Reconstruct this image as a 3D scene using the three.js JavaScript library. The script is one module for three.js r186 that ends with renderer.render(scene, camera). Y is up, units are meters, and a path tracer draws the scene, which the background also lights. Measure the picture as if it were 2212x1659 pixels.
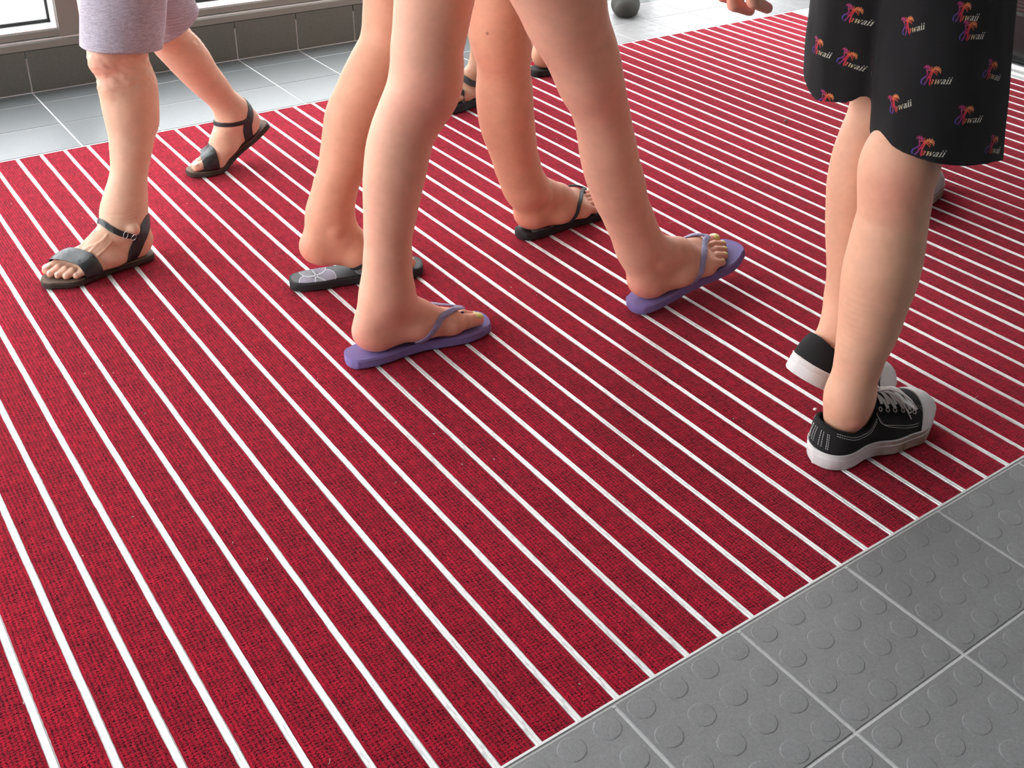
import * as THREE from 'three';
import { mergeGeometries, toCreasedNormals } from 'three/addons/utils/BufferGeometryUtils.js';
import { ImprovedNoise } from 'three/addons/math/ImprovedNoise.js';

// ------------------------------------------------------------------ camera, sky, exposure
const scene = new THREE.Scene();
const renderer = new THREE.WebGLRenderer({ antialias: true });
renderer.toneMapping = THREE.LinearToneMapping;
renderer.toneMappingExposure = 2.2;
renderer.shadowMap.enabled = true;

const camera = new THREE.PerspectiveCamera(36.76, 2212 / 1659, 0.05, 200);
camera.position.set(0, 1.078, 0);
camera.quaternion.setFromRotationMatrix(new THREE.Matrix4().makeBasis(
  new THREE.Vector3(0.79147, 0.02557, 0.61067), new THREE.Vector3(0.23071, 0.91271, -0.33724), new THREE.Vector3(-0.56599, 0.40781, 0.71649)));
camera.setViewOffset(2212, 1659, -216.6, 376.95, 2212, 1659);   // the photograph is an off-centre crop of a wider picture

const SKY = 4.4;
{ // evenly overcast sky, a little brighter overhead
  const W = 128, H = 64, d = new Float32Array(W * H * 4), n = new ImprovedNoise();
  for (let j = 0; j < H; j++) for (let i = 0; i < W; i++) {
    const el = ((j + 0.5) / H - 0.5) * Math.PI, az = (i / W) * Math.PI * 2, s = Math.max(0, Math.sin(el));
    const cl = 1 + 0.1 * n.noise(Math.cos(az) * Math.cos(el) * 2.5, Math.sin(el) * 4, Math.sin(az) * Math.cos(el) * 2.5);
    const L = SKY * (0.62 + 0.38 * s) * cl, o = (j * W + i) * 4;
    d[o] = L * 0.97; d[o + 1] = L * 1.0; d[o + 2] = L * 1.03; d[o + 3] = 1;
  }
  const t = new THREE.DataTexture(d, W, H, THREE.RGBAFormat, THREE.FloatType);
  t.mapping = THREE.EquirectangularReflectionMapping; t.magFilter = THREE.LinearFilter; t.needsUpdate = true;
  scene.background = t;
}

// ------------------------------------------------------------------ helpers
let seed = 7;
const rnd = () => { seed = (seed * 1664525 + 1013904223) >>> 0; return seed / 4294967296; };
const rr = (a, b) => a + (b - a) * rnd();
const noise = new ImprovedNoise();
const N3 = (x, y, z) => noise.noise(x, y, z);
const clamp = (x, a, b) => Math.min(b, Math.max(a, x));
const lerp = (a, b, t) => a + (b - a) * t;
const sstep = (a, b, x) => { const t = clamp((x - a) / (b - a), 0, 1); return t * t * (3 - 2 * t); };
const v3 = (a) => new THREE.Vector3(a[0], a[1], a[2]);
const used = {};
function numbered(name) { used[name] = (used[name] ?? -1) + 1; return used[name] ? name + '_' + String(used[name]).padStart(3, '0') : name; }
function mesh(name, geo, mat, parent = scene, label) {
  const m = new THREE.Mesh(geo, mat); m.name = parent === scene ? numbered(name) : name; m.castShadow = m.receiveShadow = true;
  if (label) m.userData.label = label;
  parent.add(m); return m;
}
function group(name, parent = scene) { const g = new THREE.Group(); g.name = parent === scene ? numbered(name) : name; parent.add(g); return g; }
function tag(o, label, category, grp) { o.userData.label = label; o.userData.category = category; if (grp) o.userData.group = grp; return o; }
function structure(o, label) { o.userData.kind = 'structure'; if (label) o.userData.label = label; return o; }
function box(x0, x1, y0, y1, z0, z1, uvScale = 1) { // box with uv in metres
  const g = new THREE.BoxGeometry(x1 - x0, y1 - y0, z1 - z0); g.translate((x0 + x1) / 2, (y0 + y1) / 2, (z0 + z1) / 2);
  const p = g.attributes.position, n = g.attributes.normal, uv = g.attributes.uv;
  for (let i = 0; i < p.count; i++) {
    const a = Math.abs(n.getX(i)), b = Math.abs(n.getY(i));
    if (b > 0.5) uv.setXY(i, p.getX(i) * uvScale, p.getZ(i) * uvScale); else if (a > 0.5) uv.setXY(i, p.getZ(i) * uvScale, p.getY(i) * uvScale); else uv.setXY(i, p.getX(i) * uvScale, p.getY(i) * uvScale);
  }
  return g;
}
// slab with a chamfered top edge, centred on its own origin, top face at y = 0; uv in metres
function slab(w, d, h, c) {
  const pos = [], uv = [], idx = [];
  const ring = (hw, hd, y) => { const b = pos.length / 3; for (const [x, z] of [[-hw, -hd], [hw, -hd], [hw, hd], [-hw, hd]]) { pos.push(x, y, z); uv.push(x, z); } return b; };
  const quadRing = (a, b) => { for (let i = 0; i < 4; i++) { const j = (i + 1) % 4; idx.push(a + i, b + j, a + j, a + i, b + i, b + j); } };
  const t = ring(w / 2 - c, d / 2 - c, 0), m = ring(w / 2, d / 2, -c), l = ring(w / 2, d / 2, -h);
  idx.push(t, t + 2, t + 1, t, t + 3, t + 2); quadRing(t, m); quadRing(m, l);
  const g = new THREE.BufferGeometry(); g.setAttribute('position', new THREE.Float32BufferAttribute(pos, 3)); g.setAttribute('uv', new THREE.Float32BufferAttribute(uv, 2)); g.setIndex(idx);
  return toCreasedNormals(g, 0.3);
}
function dataTex(w, h, fn, srgb = false) {
  const d = new Uint8Array(w * h * 4);
  for (let j = 0; j < h; j++) for (let i = 0; i < w; i++) { const c = fn(i, j), o = (j * w + i) * 4; d[o] = clamp(c[0], 0, 255); d[o + 1] = clamp(c[1], 0, 255); d[o + 2] = clamp(c[2], 0, 255); d[o + 3] = 255; }
  const t = new THREE.DataTexture(d, w, h); t.wrapS = t.wrapT = THREE.RepeatWrapping; t.magFilter = THREE.LinearFilter; t.minFilter = THREE.LinearMipmapLinearFilter; t.generateMipmaps = true;
  if (srgb) t.colorSpace = THREE.SRGBColorSpace;
  t.needsUpdate = true; return t;
}
function canvasTex(c) { const t = new THREE.CanvasTexture(c); t.colorSpace = THREE.SRGBColorSpace; t.wrapS = t.wrapT = THREE.ClampToEdgeWrapping; return t; }
const std = (o) => new THREE.MeshStandardMaterial(o);
const phys = (o) => new THREE.MeshPhysicalMaterial(o);
const rgb = (r, g, b) => new THREE.Color().setRGB(r, g, b);

// tileable hash noise on a grid of cells
function cellNoise(n, s) { const a = new Float32Array(n * n); let q = s >>> 0; for (let i = 0; i < a.length; i++) { q = (q * 1664525 + 1013904223) >>> 0; a[i] = q / 4294967296; } return (x, y) => { x = ((x % n) + n) % n; y = ((y % n) + n) % n; const i = Math.floor(x), j = Math.floor(y), fx = x - i, fy = y - j, u = fx * fx * (3 - 2 * fx), v = fy * fy * (3 - 2 * fy), i1 = (i + 1) % n, j1 = (j + 1) % n; return lerp(lerp(a[j * n + i], a[j * n + i1], u), lerp(a[j1 * n + i], a[j1 * n + i1], u), v); }; }

// ------------------------------------------------------------------ materials of the setting
const nA = cellNoise(256, 11), nB = cellNoise(64, 5), nC = cellNoise(16, 3), nD = cellNoise(512, 77);
const tileGrain = (lo, hi, r, g, b, s) => dataTex(512, 512, (i, j) => { const k = lerp(lo, hi, 0.5 * nD(i, j) + 0.3 * nA(i / 2, j / 2) + 0.2 * nB(i / 8, j / 8)) + (nD(i * 1, j * 1 + 7) > s ? 34 : 0); return [k * r, k * g, k * b]; }, true);
const grainBump = dataTex(512, 512, (i, j) => { const k = 255 * (0.65 * nD(i, j) + 0.35 * nA(i / 2, j / 2)); return [k, k, k]; });
const repeat = (t, n) => { const c = t.clone(); c.repeat.set(n, n); c.needsUpdate = true; return c; };
const tileCol = repeat(tileGrain(112, 152, 1.0, 1.0, 1.0, 0.94), 6), kerbCol = repeat(tileGrain(78, 108, 1.0, 0.985, 0.95, 0.95), 4), gBump4 = repeat(grainBump, 4), gFine = repeat(grainBump, 9);
const tileMats = [1.0, 0.95, 1.05].map((k) => std({ map: tileCol, color: rgb(k * 0.6, k * 0.65, k * 0.66), roughness: 0.3, bumpMap: gFine, bumpScale: 0.00018 }));
const studMats = [1.0, 0.96, 1.04].map((k) => std({ map: tileCol, color: rgb(k * 1.0, k * 1.0, k * 1.0), roughness: 0.5, bumpMap: gFine, bumpScale: 0.0005 }));
const flatMats = studMats.map((s) => { const c = s.clone(); c.bumpScale = 0.0002; c.roughness = 0.42; return c; });
const kerbMat = std({ map: kerbCol, color: rgb(0.98, 1.0, 0.92), roughness: 0.6, bumpMap: gBump4, bumpScale: 0.0004 });
const groutMat = std({ color: rgb(0.62, 0.62, 0.61), roughness: 0.9, bumpMap: gBump4, bumpScale: 0.0005 });
const bronzeAlu = std({ color: rgb(0.25, 0.25, 0.225), metalness: 0.55, roughness: 0.42 });
const paleAlu = std({ color: rgb(0.8, 0.8, 0.79), metalness: 0.6, roughness: 0.34 });
const gasket = std({ color: rgb(0.02, 0.02, 0.02), roughness: 0.7 });
const glass = phys({ color: 0xffffff, transmission: 1, roughness: 0, thickness: 0, ior: 1.5 });
const paint = std({ color: rgb(0.27, 0.265, 0.255), roughness: 0.9 });
const wallPaint = std({ color: rgb(0.13, 0.13, 0.13), roughness: 0.9 });

// ------------------------------------------------------------------ the room: tiles, kerb, glazing, ceiling
const X0 = -2.5, X1 = 3.75, ZB = -3.467, ZF = 2.2, TOP = 2.9;       // inside faces
const P = 0.19976, TX = 0.8303 - 8 * P, GAP = 0.004;                // tile pitch, a joint of the tile grid
const MAT = { x0: -1.3, x1: 3.215, zn: -0.7767, zf: -2.9543 };
const floor = structure(group('floor'), 'grey square floor tiles with pale grout');
mesh('grout_bed', box(X0, X1, -0.06, -0.0012, ZB - 0.4, ZF), groutMat, floor);
const studs = []; // low round studs, four by four
for (let i = 0; i < 4; i++) for (let j = 0; j < 4; j++) {
  const g = new THREE.LatheGeometry([[0, 0.00055], [0.0155, 0.00055], [0.017, 0.0002], [0.0176, -0.0004]].map(([x, y]) => new THREE.Vector2(x, y)), 22);
  g.translate((i - 1.5) * 0.05, 0, (j - 1.5) * 0.05); const uv = g.attributes.uv, p = g.attributes.position;
  for (let k = 0; k < uv.count; k++) uv.setXY(k, p.getX(k), p.getZ(k));
  studs.push(g.toNonIndexed());
}
const tileGeos = {};
function tileGeo(w, d, st) { const k = w.toFixed(3) + '_' + d.toFixed(3) + st; return tileGeos[k] ??= (st ? mergeGeometries([slab(w, d, 0.012, 0.0008), st === 2 ? mergeGeometries(studs).scale(1, 0.4, 1) : mergeGeometries(studs)], true) : slab(w, d, 0.012, 0.0008)); }
function tile(xa, xb, za, zb, st) {
  const w = xb - xa - GAP, d = zb - za - GAP; if (w < 0.015 || d < 0.015) return;
  const q = Math.floor(rnd() * 3), m = mesh('tile', tileGeo(w, d, w > 0.18 && d > 0.18 ? st : false), st && w > 0.18 && d > 0.18 ? [flatMats[q], studMats[q]] : (st ? flatMats : tileMats)[q], floor);
  m.position.set((xa + xb) / 2, rr(-0.0003, 0.0001), (za + zb) / 2);
}
for (let i = -9; i < 26; i++) {
  const xa = Math.max(X0, TX + i * P), xb = Math.min(X1, TX + (i + 1) * P); if (xb - xa < 0.02) continue;
  const inView = i >= 1;
  for (let j = 0; j < (inView ? 6 : 2); j++) tile(xa, xb, -0.5753 + (j - 1) * P + (j ? 0 : 0.003), -0.5753 + j * P, inView);           // the near side of the mat
  tile(xa, xb, -3.164, MAT.zf - 0.009, i > 13 && 2); tile(xa, xb, -3.364, -3.164, i > 13 && 2); tile(xa, xb, ZB, -3.364, false);                        // the far side
}
for (let i = 16; i < 20; i++) for (let j = 0; j < 11; j++) { const xa = Math.max(MAT.x1 + 0.03, TX + i * P), xb = Math.min(X1, TX + (i + 1) * P); tile(xa, xb, -2.964 + j * P, -2.964 + (j + 1) * P, false); }
mesh('floor_remainder', mergeGeometries([box(X0, X1, -0.03, 0, 0.6, ZF), box(X0, MAT.x0 - 0.02, -0.03, 0, -2.95, -0.77)]), tileMats[1], floor);

const kerb = structure(group('wall_back'), 'low kerb of dark grey tiles under the glazing');
mesh('kerb_core', box(X0, 2.12, -0.06, 0.1, ZB - 0.22, ZB - 0.002), groutMat, kerb);
const kt = toCreasedNormals(slab(P - 0.004, 0.118, 0.01, 0.0008), 0.3); kt.rotateX(Math.PI / 2);
for (let i = -8; i < 8; i++) { const m = mesh('kerb_tile', kt, kerbMat, kerb); m.position.set(0.8303 + (i - 0.5) * P, 0.061, ZB + rr(0, 0.0006)); }
mesh('wall_pier', box(2.02, 2.12, 0, TOP, ZB - 0.22, ZB - 0.02), bronzeAlu, kerb);
mesh('wall_head', box(X0, X1, 2.55, TOP, ZB - 0.22, ZB), paint, kerb);

const win = structure(group('window_1'), 'aluminium framed glazing above the kerb');
const roundBar = (x0, x1, y0, y1, z0, z1) => { // bar with a small chamfer on its front top and bottom edges
  const c = 0.003, s = new THREE.Shape([[z0, y0], [z1 - c, y0], [z1, y0 + c], [z1, y1 - c], [z1 - c, y1], [z0, y1]].map(([a, b]) => new THREE.Vector2(-a, b)));
  const g = new THREE.ExtrudeGeometry(s, { depth: x1 - x0, bevelEnabled: false }); g.rotateY(Math.PI / 2); g.translate(x0, 0, 0); return toCreasedNormals(g, 0.3);
};
mesh('sill_rail', roundBar(X0, 2.12, 0.1205, 0.1445, ZB - 0.2, ZB + 0.002), bronzeAlu, win);
mesh('sill_highlight_lip', roundBar(X0, 2.12, 0.1445, 0.1475, ZB - 0.2, ZB - 0.004), paleAlu, win);  // pale colour paints in the highlight along the rail's top edge
for (const [xa, xb, y1, zf] of [[X0, -1.19, 0.17, ZB - 0.014], [-1.12, -0.45, 0.17, ZB - 0.014], [-0.4, 0.731, 0.17, ZB - 0.014], [0.789, 2.02, 0.17, ZB - 0.014]]) {
  mesh('bottom_rail', roundBar(xa, xb, 0.1475, y1, ZB - 0.15, zf), bronzeAlu, win);
  mesh('reflection_ledge', box(xa + 0.002, xb - 0.002, y1, y1 + 0.003, ZB - 0.15, zf - 0.004), paleAlu, win);  // ledge top coloured pale to carry the window's reflection
  mesh('glazing_gasket', mergeGeometries([box(xa, xb, y1 + 0.003, y1 + 0.012, ZB - 0.098, ZB - 0.088), box(xa, xa + 0.01, y1, 2.5, ZB - 0.098, ZB - 0.088), box(xb - 0.01, xb, y1, 2.5, ZB - 0.098, ZB - 0.088)]), gasket, win);
  mesh('pane', new THREE.PlaneGeometry(xb - xa, 2.36).translate((xa + xb) / 2, y1 + 1.18, ZB - 0.093), glass, win);
}
for (const x of [-1.155, -0.425, 0.76]) mesh('mullion', mergeGeometries([box(x - 0.029, x + 0.029, 0.1475, 2.56, ZB - 0.15, ZB - 0.008)]), bronzeAlu, win);
for (const [x, s] of [[0.731, -1], [0.789, 1]]) mesh('lit_jamb_liner', box(x - (s < 0 ? 0.004 : 0), x + (s > 0 ? 0.004 : 0), 0.17, 2.5, ZB - 0.15, ZB - 0.02), paleAlu, win);  // daylight on the jamb sides put in as a paler metal
mesh('head_rail', box(X0, 2.02, 2.5, 2.56, ZB - 0.15, ZB - 0.01), bronzeAlu, win);

const door1 = structure(group('door_1'), 'open doorway beside the kerb');
mesh('threshold', box(2.12, X1, -0.02, 0.004, ZB - 0.16, ZB), paleAlu, door1);
for (const x of [2.15, 2.93, X1 - 0.03]) mesh('door_frame', box(x - 0.03, x + 0.03, 0, 2.55, ZB - 0.14, ZB - 0.04), bronzeAlu, door1);

const left = structure(group('wall_left'), 'open entrance front between aluminium posts');
mesh('wall_head', box(X0 - 0.2, X0, 2.6, TOP, ZB - 0.2, ZF), paint, left);
const ZL = -1.0;
mesh('added_wall_return', box(X0 - 0.2, X0, -0.06, TOP, ZL, ZF), wallPaint, left);  // unseen wall, added to narrow the opening and strengthen side shading
for (let i = 0; i <= 3; i++) { const z = lerp(ZB, ZL, i / 3); mesh('mullion', box(X0 - 0.14, X0, 0, 2.62, z - 0.03, z + 0.03), bronzeAlu, left); }
mesh('threshold', box(X0 - 0.16, X0, -0.04, 0.006, ZB, ZL), paleAlu, left);

structure(mesh('wall_front', box(X0 - 0.2, X1 + 0.2, -0.06, TOP, ZF, ZF + 0.2), wallPaint));
structure(mesh('ceiling', box(X0 - 0.2, X1 + 0.2, TOP, TOP + 0.2, ZB - 0.22, ZF + 0.2), paint));
structure(mesh('wall_right', mergeGeometries([box(X1, X1 + 0.2, -0.06, TOP, ZB - 0.22, -2.62), box(X1, X1 + 0.2, -0.06, TOP, 0.2, ZF + 0.2), box(X1, X1 + 0.2, 2.3, TOP, -2.62, 0.2)]), wallPaint));
const outside = structure(mesh('ground', box(-30, 30, -0.2, -0.07, -40, 20), std({ color: rgb(0.62, 0.63, 0.63), roughness: 0.95 })), 'pale concrete pavement outside the glazing');
const flags = []; for (let i = 0; i < 5; i++) flags.push(box(-6, 8, -0.071, -0.0685, -4.6 - i * 0.9, -4.585 - i * 0.9));
mesh('paving_joint', mergeGeometries(flags), std({ color: rgb(0.3, 0.3, 0.3), roughness: 1 }), outside);

// ------------------------------------------------------------------ the striped entrance mat
const mat = tag(group('entrance_mat'), 'long red carpet mat with thin silver scraper bars set into the tiled floor', 'mat');
{
  const W = 256, H = 1024; // 46 mm across, 184 mm along; eight ribs of loops
  const hgt = new Float32Array(W * H), col = new Float32Array(W * H);
  const ribs = 9, loops = 38, a = cellNoise(64, 21), b = cellNoise(512, 9), c = cellNoise(16, 4), e = cellNoise(64, 40), f = cellNoise(256, 61);
  for (let j = 0; j < H; j++) for (let i = 0; i < W; i++) {
    const u = (i / W) * ribs + 0.5 * (a(i / 4, j / 16) - 0.5), r = Math.floor(u), fu = Math.abs(u - r - 0.5) * 2;
    const sh = 0.5 * (r & 1) + 0.9 * (e(r * 3.7, j / 16) - 0.5) + 0.25 * (a(i / 4, j / 16 + 31) - 0.5), v = (j / H) * loops + sh, l = Math.floor(v), fv = Math.abs(v - l - 0.5) * 2;
    const edge = Math.min(i, W - 1 - i) / W < 0.05 ? 1 : 0, gr = sstep(0.36, 0.88, fu), gl = sstep(0.3, 0.88, fv);
    const pit = edge ? 0.15 : clamp(gr * (0.16 + 1.1 * gl * (0.4 + 0.9 * f(r * 5.3 + 9, l * 3.1))) + 0.3 * gl * f(r * 7.7, l * 5.1 + 3), 0, 1), fib = 0.55 * (b(i, j) - 0.5) + 0.5 * (f(i / 3 + 5, j / 5) - 0.5);
    hgt[j * W + i] = clamp(0.85 - 0.75 * pit + 0.4 * fib, 0, 1); col[j * W + i] = clamp(0.9 - 0.72 * pit + 0.5 * fib, 0.06, 1.3);
  }
  const cm = dataTex(W, H, (i, j) => { const k = col[j * W + i], dk = c(i / 16, j / 64) - 0.5, g = 0.92 + 0.22 * dk, lint = b(i * 1.0 + 100, j + 37) > 0.985 ? 34 : 0; return [(66 + 146 * k) * g + lint, (2 + 40 * k * k) * g + lint, (17 + 50 * k) * g + lint]; }, true);
  const bm = dataTex(W, H, (i, j) => { const k = 255 * hgt[j * W + i]; return [k, k, k]; });
  const carpetMats = [0.81, 0.86, 0.91].map((k) => phys({ map: cm, color: rgb(k, k * 0.84, k * 0.8), roughness: 1, specularIntensity: 0.2, bumpMap: bm, bumpScale: 0.0018, sheen: 0.75, sheenColor: rgb(0.85, 0.36, 0.42), sheenRoughness: 0.5 }));
  const L = MAT.zn - MAT.zf, WD = 0.0463, geos = [];
  for (let q = 0; q < 5; q++) {
    const pos = [], uv = [], idx = [], n = 340, prof = [[-1, -0.009], [-1, -0.0022], [-0.955, -0.0004], [-0.5, 0], [0, 0.0002], [0.5, 0], [0.955, -0.0004], [1, -0.0022], [1, -0.009]], m = prof.length;
    for (let k = 0; k <= n; k++) {
      const z = -L / 2 + (L * k) / n;
      for (let i = 0; i < m; i++) {
        const ed = Math.abs(prof[i][0]) > 0.9 ? 1 : 0, fz = ed ? 0.00055 * (rnd() - 0.35) + 0.0005 * N3(k * 0.11, q * 7 + (i > 4 ? 3 : 0), 1.5) : 0;
        pos.push((prof[i][0] * WD) / 2 + Math.sign(prof[i][0]) * fz, prof[i][1] + (i > 0 && i < m - 1 ? 0.0002 * (rnd() - 0.5) + 0.0005 * N3(k * 0.045, i * 0.3, q * 5.3) : 0), z);
        uv.push(0.5 + prof[i][0] / 2, (z + q * 0.037) / 0.184);
      }
    }
    for (let k = 0; k < n; k++) for (let i = 0; i < m - 1; i++) { const o = k * m + i; idx.push(o, o + m, o + 1, o + 1, o + m, o + m + 1); }
    const g = new THREE.BufferGeometry(); g.setAttribute('position', new THREE.Float32BufferAttribute(pos, 3)); g.setAttribute('uv', new THREE.Float32BufferAttribute(uv, 2)); g.setIndex(idx); g.computeVertexNormals(); geos.push(g);
  }
  const sw = 0.0074, bar = new THREE.Shape([[-sw / 2, -0.012], [sw / 2, -0.012], [sw / 2, -0.0002], [sw / 2 - 0.0004, 0.0004], [0.0009, 0.0004], [0.0006, -0.0004], [-0.0006, -0.0004], [-0.0009, 0.0004], [-sw / 2 + 0.0004, 0.0004], [-sw / 2, -0.0002]].map(([x, y]) => new THREE.Vector2(x, y)));
  const barGeo = toCreasedNormals(new THREE.ExtrudeGeometry(bar, { depth: L, bevelEnabled: false }).translate(0, 0, -L / 2), 0.3);
  { const p = barGeo.attributes.position, uv = barGeo.attributes.uv; for (let i = 0; i < p.count; i++) uv.setXY(i, p.getX(i) * 20, p.getZ(i) * 2); }
  const scuff = dataTex(64, 1024, (i, j) => { const k = 242 + 12 * nA(i * 2, j / 6) - (nD(i, j) > 0.992 ? 60 : 0) - 30 * Math.max(0, nB(i / 3, j / 22) - 0.62) * 3; return [k, k, k * 0.99]; }, true);
  const barMats = [rgb(1, 1, 1), rgb(0.95, 0.95, 0.95)].map((k) => std({ map: scuff, color: k, metalness: 0.15, roughness: 0.38 }));
  const zc = (MAT.zn + MAT.zf) / 2;
  mesh('mat_well', box(MAT.x0, MAT.x1, -0.03, -0.009, MAT.zf, MAT.zn), std({ color: rgb(0.3, 0.3, 0.3), roughness: 0.7 }), mat);
  for (let n = -33; n < 49; n++) {
    const x = 0.53127 + n * 0.055;
    const m = mesh('scraper_bar', barGeo, barMats[rnd() < 0.7 ? 0 : 1], mat); m.position.set(x + rr(-0.0004, 0.0004), rr(-0.0003, 0.0004), zc);
    if (n > 47) continue;
    const k = mesh('carpet_strip', geos[Math.floor(rnd() * 5)], carpetMats[Math.floor(rnd() * 3)], mat);
    k.position.set(x + 0.0275, rr(-0.0004, 0.0006), zc); if (rnd() < 0.5) k.rotation.y = Math.PI;
  }
  const edge = (xa, xb, za, zb) => mergeGeometries([box(xa, xb, -0.03, 0.0008, za, zb)]);
  for (const [z, s] of [[MAT.zn, 1], [MAT.zf, -1]]) { mesh('edge_frame', edge(MAT.x0, MAT.x1 + 0.008, Math.min(z, z + s * 0.0032), Math.max(z, z + s * 0.0032)), barMats[1], mat); }
  mesh('edge_frame', edge(MAT.x1 - 0.012, MAT.x1 + 0.004, MAT.zf, MAT.zn), barMats[0], mat);
}
mesh('mat_grout', mergeGeometries([box(X0, X1, -0.02, -0.0006, -0.7733, -0.767), box(X0, X1, -0.02, -0.0006, -2.963, -2.9577)]), groutMat, floor);

// black glazed door at the far end of the mat
const door2 = structure(group('door_2'), 'black framed door behind the end of the mat');
const blackFrame = std({ color: rgb(0.006, 0.007, 0.007), roughness: 0.25 }), darkGlass = phys({ color: rgb(0.012, 0.016, 0.015), roughness: 0.08, clearcoat: 0.6 });
mesh('bottom_rail', box(3.3, 3.36, 0.006, 0.16, -2.2, -0.3), blackFrame, door2);
mesh('pane', box(3.32, 3.34, 0.16, 2.2, -2.2, -0.3), darkGlass, door2);
mesh('stile', mergeGeometries([box(3.29, 3.37, 0, 2.3, -2.26, -2.2), box(3.29, 3.37, 0, 2.3, -0.3, -0.24)]), blackFrame, door2);
for (const [x, r] of [[3.245, 0.011], [3.277, 0.005]]) mesh('threshold_rail', new THREE.CylinderGeometry(r, r, 2.0, 14, 1).rotateX(Math.PI / 2).translate(x, r * 0.7, -1.22), paleAlu, door2);
// ------------------------------------------------------------------ signed distance fields, meshed by surface nets
const dot = (a, b) => a[0] * b[0] + a[1] * b[1] + a[2] * b[2];
const sub = (a, b) => [a[0] - b[0], a[1] - b[1], a[2] - b[2]];
const add = (a, b, s = 1) => [a[0] + b[0] * s, a[1] + b[1] * s, a[2] + b[2] * s];
const norm = (a) => { const l = Math.hypot(a[0], a[1], a[2]) || 1; return [a[0] / l, a[1] / l, a[2] / l]; };
const cross = (a, b) => [a[1] * b[2] - a[2] * b[1], a[2] * b[0] - a[0] * b[2], a[0] * b[1] - a[1] * b[0]];
const smin = (a, b, k) => { if (k <= 0) return Math.min(a, b); const h = Math.max(k - Math.abs(a - b), 0) / k; return Math.min(a, b) - h * h * k * 0.25; };
const smax = (a, b, k) => -smin(-a, -b, k);
const cone = (a, b, ra, rb) => ({ a, b, ra, rb: rb ?? ra, d: sub(b, a), l: Math.max(1e-9, dot(sub(b, a), sub(b, a))) });
const ball = (c, r) => cone(c, c, r, r);
function primD(q, x, y, z) {
  const px = x - q.a[0], py = y - q.a[1], pz = z - q.a[2], h = clamp((px * q.d[0] + py * q.d[1] + pz * q.d[2]) / q.l, 0, 1);
  const ex = px - q.d[0] * h, ey = py - q.d[1] * h, ez = pz - q.d[2] * h;
  return Math.sqrt(ex * ex + ey * ey + ez * ez) - q.ra - (q.rb - q.ra) * h;
}
// field = limbs [{ blend, groups: [{ k, blend, prims }], cuts: [{ o, n }] }]
function fieldD(limbs, x, y, z) {
  let all = 1e3;
  for (const L of limbs) {
    let d = 1e3;
    for (const g of L.groups) { let e = 1e3; for (const q of g.prims) e = smin(e, primD(q, x, y, z), g.k); d = smin(d, e, g.blend); }
    if (L.cuts) for (const c of L.cuts) d = smax(d, -((x - c.o[0]) * c.n[0] + (y - c.o[1]) * c.n[1] + (z - c.o[2]) * c.n[2]), 0.005);
    all = smin(all, d, L.blend ?? 0.004);
  }
  return all;
}
function cull(limbs, c, R) {
  let m = 1e3; for (const L of limbs) for (const g of L.groups) for (const q of g.prims) { q.t = primD(q, c[0], c[1], c[2]); if (q.t < m) m = q.t; }
  if (m > R * 1.5 + 0.04) return [];
  const lim = m + 2 * R + 0.035, out = [];
  for (const L of limbs) { const gs = []; for (const g of L.groups) { const prims = g.prims.filter((q) => q.t < lim); if (prims.length) gs.push({ ...g, prims }); } if (gs.length) out.push({ ...L, groups: gs }); }
  return out;
}
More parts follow.
